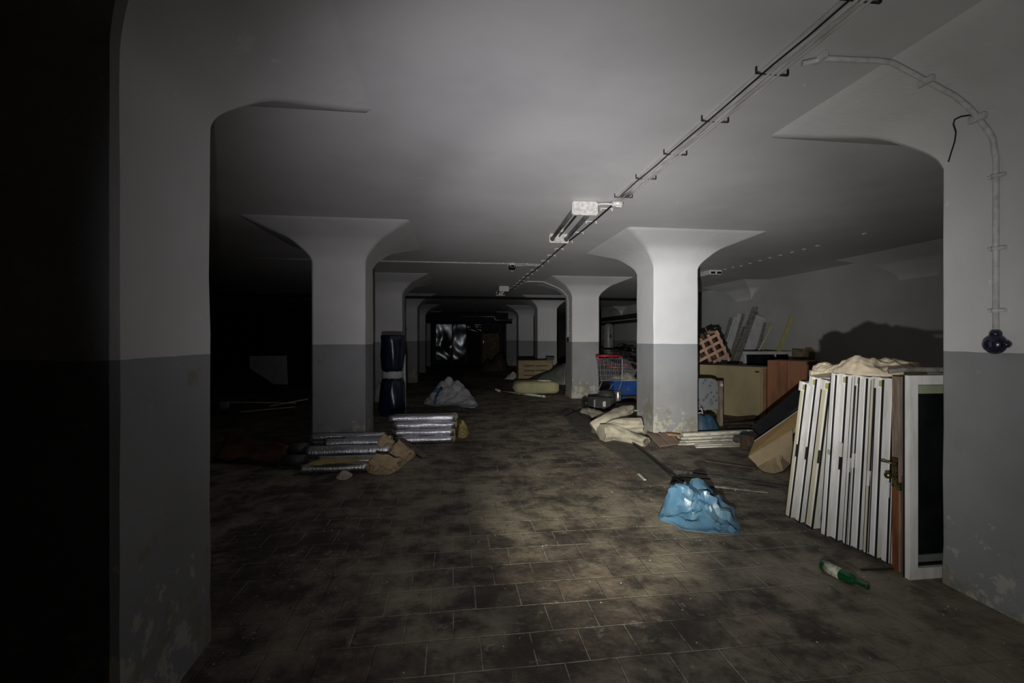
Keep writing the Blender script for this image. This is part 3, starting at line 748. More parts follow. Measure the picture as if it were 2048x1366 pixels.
box_on_floor('right_door', mid+nn_+dc*.004, b_+nn_-dc*.01, .02, 1.15, M_orangewood, t, .04)
# lattice crate, tilted, on the khaki cabinet
def lattice():
    z0 = 1.02; base = at_z(1466, 729, z0)
    Y0 = base.y+.02
    t = thing('lattice_crate', (base.x, Y0, z0), 'reddish wooden lattice crate tilted on the khaki cabinet', 'crate')
    A = math.radians(28)   # slope of the top row
    # in-plane axes from photo: rows rise to the right, columns fall to the right
    o = at_y(1466, 729, Y0)
    e1 = (at_y(1435, 660, Y0)-o); e1n = e1.normalized()     # along columns, upwards-left
    e2 = (at_y(1400, 690, Y0)-at_y(1435, 660, Y0)).normalized()  # rows, down-left
    e2 = (e2-e1n*e2.dot(e1n)).normalized()
    Hh = e1.length; Wd = .95
    yv = Vector((0, 1, 0))
    def inz(p): return p.z > z0
    for k in range(5):
        s_ = o+e1n*(Hh*(k+.5)/5); L_ = Wd
        while L_ > .1 and (s_+e2*L_).z < z0+.05: L_ -= .02
        if L_ > .12: MB().bar(s_, s_+e2*L_, .030, .060, up=e1n).build('slat', M_pallet, t)
    for k in range(5):
        s_ = o+e2*(.03+k*.20)+yv*.03; hi = s_+e1n*Hh; lo = s_.copy(); n_ = 0
        while lo.z < z0+.06 and n_ < 60: lo += e1n*.02; n_ += 1
        if (hi-lo).length > .1:
            MB().bar(lo, hi, .028, .055, up=e2).build('upright', M_pallet, t)
            MB().bar(lo+yv*.34, hi+yv*.34, .028, .16, up=e2).build('hole_shade_board', M_brownwood, t)  # dark backing added so the crate's shaded holes read black
    for k in range(3):
        s_ = o+e2*(.03+k*.40)+e1n*(Hh-.03)
        MB().bar(s_, s_+yv*.34, .05, .05, up=e1n).build('spacer', M_pallet, t)
lattice()
# boards leaning on the right wall
def lean_board(pt, pb, wpx, m, label, name='board', th=.022, X=XW-.05, jag=False, group='boards leaning on the right wall'):
    T = at_x(pt[0], pt[1], X); Bp = at_y(pb[0], pb[1], T.y); d = (T-Bp).normalized()
    G = T-d*((T.z-.01)/d.z)
    wd = wpx*T.y/ray(*pt)[1]/F*1.15
    mb = MB(); side = Vector((0, 1, 0)).cross(d).normalized()
    mb.bar(G, T-Vector((.012, 0, 0)), wd, th, up=(0, 1, 0))
    if jag:
        for k, (dx, h) in enumerate(((-.3, .10), (.05, .16), (.34, .07))):
            c = T-Vector((.03, 0, 0))+side*dx*wd; mb.bar(c, c+d*h, wd*.22, th, up=(0, 1, 0))
    return tag(mb.build(name, m), label, 'board', group)
lean_board((1464, 636), (1447, 695), 7, M_palegreen, 'narrow grey green board, leftmost of those leaning on the right wall')
lean_board((1471, 633), (1450, 697), 4, M_whiteboard, 'very thin pale strip between the green board and the tall white board', X=XW-.09)
lean_board((1481, 627), (1457, 700), 9, M_whiteboard, 'tall narrow white board leaning right of the lattice crate', X=XW-.12)
lean_board((1488, 628), (1466, 702), 5, M_greyboard, 'grey strip leaning directly behind the tall narrow white board', X=XW-.07)
lean_board((1512, 624), (1487, 690), 17, M_greyboard, 'tallest grey board with jagged broken top leaning on the wall', jag=True, X=XW-.05)
lean_board((1497, 659), (1474, 722), 20, M_mossboard, 'patchy olive brown board leaning beside the jagged grey one', X=XW-.20)
lean_board((1523, 633), (1499, 700), 19, M_whiteboard, 'wide white board leaning in the middle of the wall boards', X=XW-.16)
lean_board((1531, 646), (1517, 700), 5, M_greyboard, 'grey strip at the right edge of the wide white board', X=XW-.12)
lean_board((1541, 645), (1527, 698), 3, M_yellowwood, 'thin yellow lath just right of the wide white board', th=.015, X=XW-.1, name='lath')
lean_board((1545, 650), (1524, 690), 3, M_whiteboard, 'thin white lath crossing the yellow one', th=.015, X=XW-.16, name='lath')
lean_board((1585, 632), (1560, 697), 6, M_yellowwood, 'single yellow lath standing apart on the right wall', th=.018, X=XW-.05, name='lath')
# glazed frame standing behind the cabinets
Y0 = 10.0; a = at_y(1487, 703, Y0); b_ = at_y(1642, 703, Y0); H_ = a.z
t = thing('glazed_frame', (a.x, Y0, 0), 'long white glazed frame standing behind the orange cabinet', 'window frame')
xa, xb = a.x, 7.95
mb = MB().bar((xa+.02, Y0-.10, .0), (xa+.02, Y0, H_), .07, .04, up=(0, 1, 0)); mb.bar((xb, Y0-.10, .0), (xb, Y0, H_), .07, .04, up=(0, 1, 0))
mb.box(((xa+xb)/2, Y0, H_-.035), (xb-xa, .04, .07)); mb.box(((xa+xb)/2, Y0-.1, .04), (xb-xa, .04, .08)); mb.build('frame', M_whiteboard, t)
MB().hexa([(xa+.05, Y0-.09, .06), (xb-.03, Y0-.09, .06), (xb-.03, Y0-.08, .06), (xa+.05, Y0-.08, .06), (xa+.05, Y0+.005, H_-.05), (xb-.03, Y0+.005, H_-.05), (xb-.03, Y0+.015, H_-.05), (xa+.05, Y0+.015, H_-.05)]).build('glass_pane', M_glass, t)
c_ = at_y(1550, 712, Y0-.02); MB().box((c_.x, Y0-.03, c_.z), (.03, .02, .09)).build('catch', M_lampwhite, t)
for i, (px0, px1, py, dy) in enumerate(((1585, 1636, 699, -.35), (1612, 1642, 695, -.28))):
    a = at_y(px0, py, Y0+dy); b2 = at_y(px1, py, Y0+dy)
    tag(MB().box(((a.x+b2.x)/2, Y0+dy+(-.0), a.z/2), (b2.x-a.x, .03, a.z)).build('panel', M_mossboard), ('lower' if i == 0 else 'upper')+' olive panel edge showing above the right end of the glazed frame', 'panel')

# upholstered chair
Yc = 7.75; a = at_y(1392, 757, Yc); b_ = at_y(1437, 762, Yc)
t = thing('upholstered_chair', ((a.x+b_.x)/2, Yc, 0), 'chair back in grey floral fabric standing right of the brightest pillar', 'chair')
xa, xb, zt = a.x-.12, b_.x, a.z; pts = []
out = [(xa, .30), (xb, .30), (xb, zt-.14), (xb-.02, zt-.06), (xb-.07, zt-.015), (xb-.14, zt), (xa+.1, zt), (xa, zt-.06)]
n = len(out); mb = MB(); mb.add([(x_, Yc, z_) for x_, z_ in out]+[(x_, Yc+.10, z_) for x_, z_ in out], [tuple(range(n)), tuple(range(2*n-1, n-1, -1))]+[(k, (k+1) % n, n+(k+1) % n, n+k) for k in range(n)])
mb.build('backrest', M_upholst, t, bevel=.012)
for x_ in (xa-.03, xb+.045):
    q = MB().box((x_, Yc+.03, zt/2-.02), (.07, .08, zt-.06)); q.build('post', M_wood, t)
MB().lathe((xb+.045, Yc-.012, zt-.12), [(.03, 0), (.03, .012)], 12, axis=(0, -1, 0)).build('pale_cap', M_lampwhite, t)
MB().box(((xa+xb)/2, Yc+.35, .38), (xb-xa, .5, .12)).build('seat', M_upholst, t, bevel=.02)
for x_ in (xa+.03, xb-.03): MB().box((x_, Yc+.56, .17), (.05, .05, .34)).build('leg', M_orangewood, t)
# dark blue bag in front of the chair
c0 = at_z(1418, 866); foot = [(c0.x+dx, c0.y+dy) for dx, dy in ((-.22, 0), (-.1, -.07), (.08, -.06), (.22, 0), (.24, .2), (.1, .3), (-.1, .3), (-.24, .2))]
t = thing('holdall_bag', (c0.x, c0.y, 0), 'dark blue bag at the foot of the floral chair back', 'bag')
MB().lump(foot, [(c0.x-.12, c0.y+.1, .30, .2), (c0.x+.05, c0.y+.12, .27, .22)], 0, .04, 5, 2, 16, 60, 5).build('bag_body', M_bluefabric, t)
q = [Vector((c0.x-.11+dx, c0.y+.06, .31+dz)) for dx, dz in ((-.06, .01), (0, .03), (.03, .0), (.02, .07), (0, .10))]
MB().tube(q, .008, 6).build('white_string', M_lampwhite, t)
# planks behind
for i, (a, b_, m, lb_) in enumerate((((1450, 846), (1512, 838), M_brownwood, 'dark plank lying farthest back before the khaki cabinet'),
                                  ((1446, 853), (1508, 851), M_brownwood, 'dark plank lying in the middle before the khaki cabinet'),
                                  ((1452, 860), (1500, 860), M_darkmetal, 'black plank lying nearest before the khaki cabinet'))):
    p0, p1 = at_z(*a), at_z(*b_); tag(MB().bar(p0+Vector((0, 0, .03+.01*i)), p1+Vector((0, 0, .05)), .12, .04).build('plank', m), lb_, 'plank', 'dark planks before the cabinet')
# white slats on the floor
SL = [((1364, 869), (1502, 863), .09, .050, 6.74), ((1361, 877), (1478, 872), .07, .035, 6.68), ((1358, 884), (1472, 879), .06, .03, 6.58),
      ((1355, 892), (1482, 886), .05, .025, 6.46), ((1390, 890.5), (1494, 892), .05, .025, 6.36), ((1392, 897), (1478, 896), .035, .02, 6.26)]
SD = ['farthest and longest chipped white slat beside the bright pillar', 'chipped white slat second from the back beside the bright pillar',
      'white slat in the middle of the floor pile beside the bright pillar', 'greyish white slat reaching farthest left in the floor pile',
      'white slat laid on top near the front of the floor pile', 'nearest and shortest white slat of the floor pile']
for (a, b_, wd, th, z), lb_ in zip(SL, SD):
    p0, p1 = at_y(*a, z), at_y(*b_, z); p0.z = max(p0.z, th/2); p1.z = max(p1.z, th/2); tag(MB().bar(p0, p1, wd, th).build('slat', M_whiteslat, bevel=.003), lb_, 'slat', 'white slats on the floor')
for k in range(7):
    p0 = at_y(1296+k*7.5, 866+(k % 3), 6.74-.01*k); p1 = at_z(1322+k*6, 893-k*.8, .012+.006*(k % 3))
    tag(MB().bar(p0, p1, .045, .016).build('strip', M_pinkslat), 'dusty pink brown strip in the fanned pile at the foot of the bright pillar', 'strip', 'pink brown strips at the pillar foot')
p0, p1 = at_y(1333, 868, 6.66), at_y(1358, 870, 6.66)
tag(MB().bar(p0, p1, .10, .03).build('wood_offcut', M_orangeslat), 'short orange offcut on the pink strips at the bright pillar', 'offcut')

# tipped carton
Yf = 5.20
A, B_, C_, D_ = at_y(1497, 914, Yf), at_y(1585, 860, Yf), at_y(1585, 893, Yf), at_y(1517, 936, Yf)
A2, B2 = at_y(1509, 884, Yf+.32), at_y(1612, 812, Yf+.32); D2, C2 = D_+(A2-A)*1.0, C_+(B2-B_)*.9
D_.z = max(D_.z, .01); D2.z = max(.02, D2.z-.1)
t = thing('carton', (D_.x, D_.y, 0), 'tipped brown cardboard carton leaning against the sash stack', 'carton')
def slab(mb, P, th=.008):
    P = [Vector(p) for p in P]; nn = (P[1]-P[0]).cross(P[2]-P[0]).normalized(); n = len(P)
    return mb.add(P+[p+nn*th for p in P], [tuple(range(n))[::-1], tuple(range(n, 2*n))]+[(k, (k+1) % n, n+(k+1) % n, n+k) for k in range(n)])
slab(MB(), [A, B_, C_, D_]).build('front_flap', M_card, t)
slab(MB(), [A, B_, B2, A2]).build('top_panel', M_card_tan, t)
f_ = .30; up = Vector((0, -.004, .006))
slab(MB(), [A.lerp(B_, .22)+up, A.lerp(B_, .32)+up, A2.lerp(B2, .32)+up, A2.lerp(B2, .22)+up], .004).build('tape_band', M_card, t)
slab(MB(), [A2, B2, C2, D2]).build('rear_panel', M_card, t)
MB().bar(A2+Vector((0, 0, .008)), B2+Vector((0, 0, .008)), .015, .012).build('pale_edge', M_whiteboard, t)
cr = [D_]+[at_z(px, py, z) for px, py, z in ((1530, 944, .01), (1548, 947, .01), (1566, 942, .015), (1580, 928, .03))]+[C_]
mb = MB(); top = [D_.lerp(C_, k/5) for k in range(6)]
n = 6; mb.add([v+Vector((0, -.004, 0)) for v in top]+cr+[v+Vector((0, .05, 0)) for v in top]+[v+Vector((0, .05, 0)) for v in cr],
    [(k, k+1, n+k+1, n+k) for k in range(5)]+[(2*n+k+1, 2*n+k, 3*n+k, 3*n+k+1) for k in range(5)]+[(k+1, k, 2*n+k, 2*n+k+1) for k in range(5)]+[(n+k, n+k+1, 3*n+k+1, 3*n+k) for k in range(5)])
mb.build('rounded_flap', M_card, t)
# second carton piece, dark board, misc
p0, p1 = at_d(1512, 868, 6.5), at_d(1612, 785, 6.5)
t = thing('dark_board', (p0.x, p0.y, 0), 'long black board slanting up behind the carton', 'board')
MB().bar(p0+Vector((0, 0, .03)), p1+Vector((0, 0, .03)), .10, .15, up=(0, 0, 1)).build('panel', M_gasket, t)
MB().bar(p0+Vector((.03, -.06, -.12)), p1+Vector((.03, -.06, -.12)), .02, .13, up=(0, 0, 1)).build('grey_face', M_greyplastic, t)
p0 = at_d(1504, 862, 6.6)
tag(MB().box((p0.x, p0.y, .10), (.26, .2, .2), rz=.4).build('brown_block', M_brownwood), 'small dark brown wooden block behind the tipped carton', 'block')
p0, p1 = at_z(1470, 878, .06), at_z(1484, 881, .06)
t = thing('drum_can', (p0.x, p0.y, 0), 'small grey ribbed can lying at the right end of the white slats', 'can')
MB().lathe(p0, [(.055, 0), (.06, .01), (.057, .03), (.06, .05), (.057, .09), (.06, .12), (.055, .14)], 20, axis=(p1-p0)).build('body', M_greyplastic, t)
c0 = at_z(1494, 886); foot = [(c0.x+dx, c0.y+dy) for dx, dy in ((-.13, .02), (-.04, -.1), (.08, -.08), (.14, .05), (.1, .2), (-.08, .2))]
tag(MB().lump(foot, [(c0.x, c0.y+.05, .15, .13)], 0, .05, 8, 5, 12, 44, 4).build('dark_rag', M_bluefabric), 'dark blue grey rag between the can and the carton', 'rag')
p0, p1 = at_z(1496, 893, .03), at_z(1512, 902, .03)
tag(MB().bar(p0, p1, .09, .05).build('wood_block', M_brownwood), 'small brown block leaning under the left corner of the carton', 'block')
tag(MB().bar(at_z(1412, 921, .012), at_z(1513, 936, .012), .07, .016).build('dark_lath', M_brownwood), 'thin dark lath lying on the floor left of the carton', 'lath')
tag(MB().bar(at_z(1343, 938, .012), at_z(1580, 975, .012), .018, .014).build('black_trim_strip', M_gasket), 'long thin black strip lying behind the blue bag', 'strip')
tag(MB().hexa([at_z(1338, 952, .002), at_z(1420, 957, .002), at_z(1422, 946, .002), at_z(1350, 939, .002), at_z(1338, 952, .009), at_z(1420, 957, .009), at_z(1422, 946, .009), at_z(1350, 939, .009)]).build('grey_sheet', M_greyboard), 'flat grey offcut sheet on the floor behind the blue bag', 'sheet')
tag(MB().bar(at_z(1378, 966, .012), at_z(1535, 984, .012), .06, .014).build('floor_lath', M_greyboard), 'flat grey lath right behind the blue bag', 'lath')
tag(MB().bar(at_z(1722, 1139, .008), at_z(1800, 1136, .008), .012, .008).build('thin_rod', M_darkmetal), 'thin dark rod on the floor at the foot of the front sash', 'rod')
tag(MB().bar(at_z(1277, 948, .008), at_z(1290, 960, .008), .025, .01).build('pale_chip', M_whiteslat), 'short pale strip at the left end of the dark runner', 'strip')

# ------------------------------------------------------------------ dark runner and its shade line on the floor
pathc = [(1150, 838), (1185, 868), (1225, 885), (1265, 912), (1300, 938), (1335, 966)]
L1 = [(1128, 832), (1150, 858), (1190, 880), (1228, 905), (1262, 932), (1300, 975)]
R1 = [(1170, 815), (1215, 858), (1250, 878), (1288, 905), (1318, 932), (1352, 962)]
def sm(pts, n=30):
    v = [at_z(*p) for p in pts]; out = []
    for k in range(n+1):
        t = k/n*(len(v)-1); i = min(int(t), len(v)-2); f = t-i
        p0, p1, p2, p3 = v[max(i-1, 0)], v[i], v[i+1], v[min(i+2, len(v)-1)]
        out.append(.5*((2*p1)+(-p0+p2)*f+(2*p0-5*p1+4*p2-p3)*f*f+(-p0+3*p1-3*p2+p3)*f**3))
    return out
l_, r_ = sm(L1), sm(R1); vs = []; NV = 10
for side in (0, 1):
    for i in range(31):
        for j in range(NV+1):
            p = l_[i].lerp(r_[i], j/NV); e = min(j, NV-j)/NV*2
            h = .006+.03*e*max(0, .3+noise.noise(Vector((p.x*3, p.y*3, 2))))+(.012 if j == NV else 0)
            vs.append(Vector((p.x, p.y, .002 if side == 0 else h)))
W = NV+1; K = 31*W; fs = []
for i in range(30):
    for j in range(NV):
        q = (i*W+j, i*W+j+1, (i+1)*W+j+1, (i+1)*W+j); fs += [q[::-1], tuple(K+x for x in q)]
    fs += [(i*W, (i+1)*W, K+(i+1)*W, K+i*W), ((i+1)*W+NV, i*W+NV, K+i*W+NV, K+(i+1)*W+NV)]
fs += [tuple(range(0, W))+tuple(range(K+NV, K-1, -1)), tuple(range(30*W+NV, 30*W-1, -1))+tuple(range(K+30*W, K+31*W))]
tag(MB().add(vs, fs, True).build('floor_runner', M_carpetdark), 'dark dirty runner strip on the floor leading from carpets to blue bag', 'runner')
cp = sm([(1175, 800), (1200, 858), (1228, 868), (1262, 888), (1300, 918), (1345, 955), (1365, 968)], 40)  # black tube put in for the shaded right edge of the runner
tag(MB().tube([p+Vector((.01, 0, .035)) for p in cp], .011, 8).build('runner_edge_shade', M_gasket), 'black line standing in for the shaded right edge of the dark runner', 'cable')
cp = sm([(1122, 826), (1145, 822), (1175, 838), (1203, 842)], 16)
tag(MB().tube([p+Vector((0, 0, .02+.02*math.sin(i*.5))) for i, p in enumerate(cp)], .016, 8).build('carpet_edge_cord', M_gasket), 'short black cord curling left of the rolled carpets', 'cord')

# ------------------------------------------------------------------ rolled carpets by the bright pillar
def carpet(P, r, squash, label, seed, m=M_carpet, n=28):
    P = [Vector(p) for p in P]; pts = []; rr = []
    for k in range(n+1):
        t = k/n*(len(P)-1); i = min(int(t), len(P)-2); f = t-i
        p0, p1, p2, p3 = P[max(i-1, 0)], P[i], P[i+1], P[min(i+2, len(P)-1)]
        pts.append(.5*((2*p1)+(-p0+p2)*f+(2*p0-5*p1+4*p2-p3)*f*f+(-p0+3*p1-3*p2+p3)*f**3))
        rr.append(r[i]*(1-f)+r[i+1]*f)
    t = thing('rolled_carpet', (pts[0].x, pts[0].y, 0), label, 'carpet', 'beige rolled carpets')
    MB().tube(pts, rr, 48, True, squash, .38, seed).build('roll', m, t)
    # dark spiral of the rolled edge
    e = pts[-1]; dd = (pts[-1]-pts[-2]).normalized(); x = dd.cross(Vector((0, 0, 1))).normalized(); y = x.cross(dd)
    sp = [e+dd*.004+(x*math.cos(a*.45)+y*math.sin(a*.45)*squash)*(rr[-1]*.85*(1-a/42)) for a in range(36)]
    MB().tube(sp, .006, 6).build('rolled_edge', M_carpetdark, t)
    e = [p+Vector((0, -.2*rr[i]*0, rr[i]*squash*.98)) for i, p in enumerate(pts)]
    return t
g = lambda px, py, z: at_z(px, py, z)
carpet([g(1168, 822, .07), g(1185, 826, .10), g(1212, 838, .12), g(1232, 848, .10)], [.08, .11, .13, .12], .75, 'flattened beige roll at the back left of the carpet heap', 1)
carpet([g(1187, 858, .10), g(1210, 845, .20), g(1232, 832, .26), g(1258, 820, .30)], [.12, .125, .12, .115], .85, 'upper beige carpet roll pointing right toward the bright pillar', 2)
carpet([g(1205, 862, .10), g(1228, 853, .19), g(1255, 852, .22), g(1282, 852, .22)], [.06, .11, .14, .12], .85, 'short thick beige roll lying against the bright pillar', 3)
carpet([g(1203, 868, .11), g(1225, 866, .12), g(1255, 873, .09), g(1292, 884, .06)], [.17, .15, .12, .085], .8, 'lowest beige carpet, folded and flattening toward the right', 4)
p0 = at_z(1200, 868, 0)
c0 = at_z(1199, 866); foot = [(c0.x+dx, c0.y+dy) for dx, dy in ((-.14, .05), (-.10, -.08), (0, -.13), (.12, -.06), (.12, .1), (0, .2))]
tag(MB().lump(foot, [(c0.x, c0.y+.02, .22, .14)], 0, .05, 9, 9, 12, 44, 5).build('plastic_wrap', M_carpetdark), 'dark crinkled wrap at the left ends of the beige carpets', 'wrap')
c0 = at_z(1276, 868); foot = [(c0.x+dx, c0.y+dy) for dx, dy in ((-.1, .05), (-.05, -.1), (.04, -.16), (.10, -.10), (.09, .1), (0, .2))]
tag(MB().lump(foot, [(c0.x+.02, c0.y+.02, .14, .12)], 0, .04, 9, 4, 12, 44, 4).build('pale_wrap', M_linen), 'pale crumpled wrap squeezed between carpets and bright pillar', 'wrap')
t = thing('scrub_brush', at_z(1168, 805), 'black bristly brush head behind the carpet heap', 'brush')
c = at_z(1172, 803, .09); mb = MB()
for k in range(70):
    th_ = random.uniform(0, 6.28); ph = random.uniform(-.4, 1.2); dv = Vector((math.cos(th_)*math.cos(ph), math.sin(th_)*math.cos(ph), math.sin(ph)))
    mb.tube([c, c+dv*random.uniform(.10, .15)], .007, 4)
mb.build('bristles', M_fur, t); MB().lathe((c.x, c.y, 0), [(.05, 0), (.07, .05), (.05, .12)], 14).build('block', M_blackplastic, t)

# ------------------------------------------------------------------ shopping trolley and clutter beyond the bright pillar
def trolley():
    H0 = at_d(1192, 712, 11.55); H1 = at_d(1242, 713, 11.6); z0 = .13
    t = thing('shopping_trolley', ((H0.x+H1.x)/2, (H0.y+H1.y)/2, z0), 'wire shopping trolley with red handle behind the bright pillar', 'trolley')
    u = Vector((H1.x-H0.x, H1.y-H0.y, 0)); u = u.normalized(); f = Vector((.80, .60, 0)).normalized()
    ztop, zbot = H0.z, .52
    c = Vector(((H0.x+H1.x)/2, (H0.y+H1.y)/2, 0)); hw = .33
    MB().tube([c-u*hw+Vector((0, 0, ztop)), c+u*hw+Vector((0, 0, ztop))], .028, 12).build('handle', M_red, t)
    def P(s, l, z): # s across -1..1, l 0..1 length, z 0..1
        L_ = .06+.98*l*(.76+.24*z); w = (hw-.02)*(1-.20*l)*(.86+.14*z)
        zz = zbot+(.03*l)+(ztop-.07-zbot-.22*l)*z
        return c+u*(s*w)+f*L_+Vector((0, 0, zz))
    q = MB()
    for s in (-1, 1):
        for k in range(19):
            l = k/18; q.tube([P(s, l, 0), P(s, l, 1)], .0045, 4)
        for z in (0, .25, .5, .75, 1): q.tube([P(s, 0, z), P(s, 1, z)], .0045 if z not in (0, 1) else .007, 4)
    for l in (0, 1):
        for k in range(13): q.tube([P(-1+2*k/12, l, 0), P(-1+2*k/12, l, 1)], .0045, 4)
        for z in (0, .25, .5, .75, 1): q.tube([P(-1, l, z), P(1, l, z)], .0045 if z not in (0, 1) else .007, 4)
    for k in range(1, 12): q.tube([P(-1+2*k/12, 0, 0), P(-1+2*k/12, 1, 0)], .003, 4)
    for k in range(1, 9): q.tube([P(-1, k/9, 0), P(1, k/9, 0)], .003, 4)
    q.build('basket', M_chrome, t)
    q = MB().tube([P(-1, .45, .70), P(0, .55, .66), P(1, .45, .70)], .018, 8); q.tube([P(-1, .1, .93), P(-1, .45, .70)], .014, 8); q.build('child_seat_bar', M_red, t)
    MB().tube([P(-1, 1, .98), P(1, 1, .98)], .025, 8).build('front_bumper', M_red, t)
    q = MB()
    for s in (-1, 1):
        q.tube([c+u*(s*hw)+Vector((0, 0, ztop)), c+u*(s*hw)+f*.04+Vector((0, 0, ztop-.1)), c+u*(s*(hw-.02))+f*.08+Vector((0, 0, zbot))], .011, 6)
        q.tube([P(s, .15, 0), c+u*(s*.26)-f*.02+Vector((0, 0, z0+.13)), c+u*(s*.24)+f*.80+Vector((0, 0, z0+.13)), ], .012, 6)
        q.tube([P(s, .9, 0), c+u*(s*.24)+f*.45+Vector((0, 0, z0+.13))], .012, 6)
    q.tube([c-u*.26+Vector((0, 0, z0+.13)), c+u*.26+Vector((0, 0, z0+.13))], .012, 6)
    q.build('undercarriage', M_chrome, t)
    for s in (-1, 1):
        for l in (0, .78):
            b0 = c+u*(s*.25)+f*l+Vector((0, 0, z0+.055))
            wh_ = MB().lathe(b0-u*.013, [(.02, 0), (.055, .002), (.055, .024), (.02, .026)], 16, axis=u).build('wheel', M_blackplastic, t)
            MB().box(b0+Vector((0, 0, .05)), (.03, .03, .06)).build('caster', M_galv, wh_)
    return t, P
tt, PB = trolley()
for i, (px, py) in enumerate(((1198, 800), (1248, 798))):
    pass
pal = thing('low_pallet', at_z(1215, 800), 'low dark pallet under the shopping trolley', 'pallet')
c = PB(0, .4, 0); 
for k in range(5): MB().box((c.x+.38, c.y-.25+k*.23, .115), (1.0, .14, .03)).build('deck_board', M_brownwood, pal)
for dx in (-.42, 0, .42): MB().box((c.x+.38+dx, c.y+.2, .05), (.09, 1.06, .10)).build('bearer', M_brownwood, pal)
# tangle of cables in the basket
mb = MB(); c = PB(.3, .42, 1.0)+Vector((0, 0, .10))
for k in range(13):
    r = random.uniform(.09, .18); cx = c+Vector((random.uniform(-.22, .30), random.uniform(-.12, .12), random.uniform(-.02, .05))); tl = random.uniform(.3, 1.3); ph = random.uniform(0, 6)
    mb.tube([cx+Vector((r*math.cos(a*.5+ph), r*math.sin(a*.5+ph)*math.cos(tl), r*math.sin(a*.5+ph)*math.sin(tl)*.8)) for a in range(12)], .011, 6)
tag(mb.build('cable_tangle', M_gasket), 'tangle of black cables piled in the shopping trolley', 'cables')
p0 = PB(.2, .5, .55)
tag(MB().tube([p0+Vector((-.12, -.1, .34)), p0+Vector((.2, .05, .18)), p0+Vector((.45, .15, .05))], [.03, .05, .06], 10).build('black_hose', M_blackplastic), 'thick black hose lying slanted over the trolley', 'hose')
a, b_ = at_z(1228, 800), at_z(1280, 800)
t = thing('plastic_tub', a, 'bright blue plastic tub beside the bright pillar', 'tub')
d = (b_-a); zt = EYE-(762-HZ)/F*(a.length)*.995
q = MB(); i_ = .05; Y1 = a.y; 
q.hexa([(a.x+.04, Y1+.03, 0), (b_.x-.04, Y1+.03, 0), (b_.x-.04, Y1+.37, 0), (a.x+.04, Y1+.37, 0), (a.x, Y1, .46), (b_.x, Y1, .46), (b_.x, Y1+.4, .46), (a.x, Y1+.4, .46)]); q.build('body', M_bluebox, t, bevel=.02)
MB().box(((a.x+b_.x)/2, Y1+.2, .475), (b_.x-a.x+.05, .45, .03)).build('lid', M_bluebox, t, bevel=.008)
c0 = Vector(((a.x+b_.x)/2-.03, Y1+.2, .49)); foot = [(c0.x+dx, c0.y+dy) for dx, dy in ((-.42, .0), (-.2, -.2), (.1, -.22), (.38, -.15), (.38, .15), (.0, .22), (-.3, .18))]
tag(MB().lump(foot, [(c0.x-.2, c0.y, .10, .2), (c0.x+.12, c0.y, .17, .25)], .49, .06, 7, 6, 16, 60, 4).build('linen_pile', M_linen), 'crumpled beige linen on the blue tub', 'linen')
p0 = at_z(1216, 813)
t = thing('suitcase', p0, 'rounded dark case lying behind the square grey casing', 'case')
MB().lathe((p0.x+.0, p0.y+.1, .0), [(.17, 0), (.20, .03), (.20, .26), (.15, .34), (.02, .37)], 24).build('shell', M_greyplastic, t)
MB().lathe((p0.x+.0, p0.y+.1, .225), [(.202, 0), (.206, .01), (.202, .02)], 24).build('rim', M_blackplastic, t)
p0 = at_z(1203, 822)
t = thing('square_casing', p0, 'dark square appliance casing standing behind the beige carpets', 'appliance')
MB().box((p0.x, p0.y+.14, .14), (.42, .30, .28), rz=.25).build('housing', M_greyplastic, t, bevel=.01)
MB().box((p0.x-.12, p0.y-.035, .15), (.14, .02, .22), rz=.25).build('pale_panel', M_tank, t)
MB().box((p0.x+.06, p0.y+.0, .15), (.07, .02, .12), rz=.25).build('handle', M_lampwhite, t)
p0 = at_z(1236, 805)
t = thing('metal_canister', p0, 'upright silver canister left of the blue tub', 'canister')
MB().lathe((p0.x, p0.y, 0), [(.085, 0), (.09, .01), (.09, .26), (.08, .28)], 24).build('body', M_silver, t)
MB().box((p0.x, p0.y-.09, .22), (.03, .015, .04)).build('latch', M_darkmetal, t)
p0 = at_z(1264, 828)
tag(MB().box((p0.x+.05, p0.y+.1, .035), (.22, .16, .07), rz=.2).build('white_box', M_whitepaint, bevel=.005), 'small white box on the floor between tub and carpets', 'box')

# ------------------------------------------------------------------ mattress, crate and pipes in the centre aisle
a, b_ = at_z(1030, 790), at_z(1128, 794)
t = thing('mattress', a, 'folded yellowish mattress lying against the second right pillar', 'mattress')
c = (a+b_)/2; 
for k, (z, w_, off) in enumerate(((.20, 1.36, 0),)):
    mb = MB(); n_ = 40; prof = []
    vs = []; nx = 22; 
    for i in range(nx+1):
        xx = -1+2*i/nx; ex = (1-abs(xx)**6)**.4
        for j in range(n_):
            an = 2*math.pi*j/n_; sy = math.copysign(abs(math.cos(an))**.5, math.cos(an)); sz = math.copysign(abs(math.sin(an))**.6, math.sin(an))
            vs.append(Vector((c.x+off+xx*w_/2, c.y+.50+sy*.40*ex*(1-.07*math.exp(-(math.sin(an)/.12)**2)), z+sz*.19*ex*(1+.12*noise.noise(Vector((xx*3, an, k)))))))
    mb.add(vs, [(i*n_+j, i*n_+(j+1) % n_, (i+1)*n_+(j+1) % n_, (i+1)*n_+j) for i in range(nx) for j in range(n_)], True)
    mb.build('layer', M_mattress, t)
P = [at_d(1062, 764, 13.6), at_d(1131, 770, 12.9), at_d(1131, 726, 13.1), at_d(1118, 730, 13.9)]
tpo = tag(quad_sheet(MB(), P, 14, 10, lambda u, v: Vector((0, .05*noise.noise(Vector((u*3, v*3, 1))), .03*noise.noise(Vector((u*4, v*3, 5))))), .01).build('tarpaulin', M_tarp), 'grey tarpaulin sloping up against the pillar behind the mattress', 'tarpaulin')
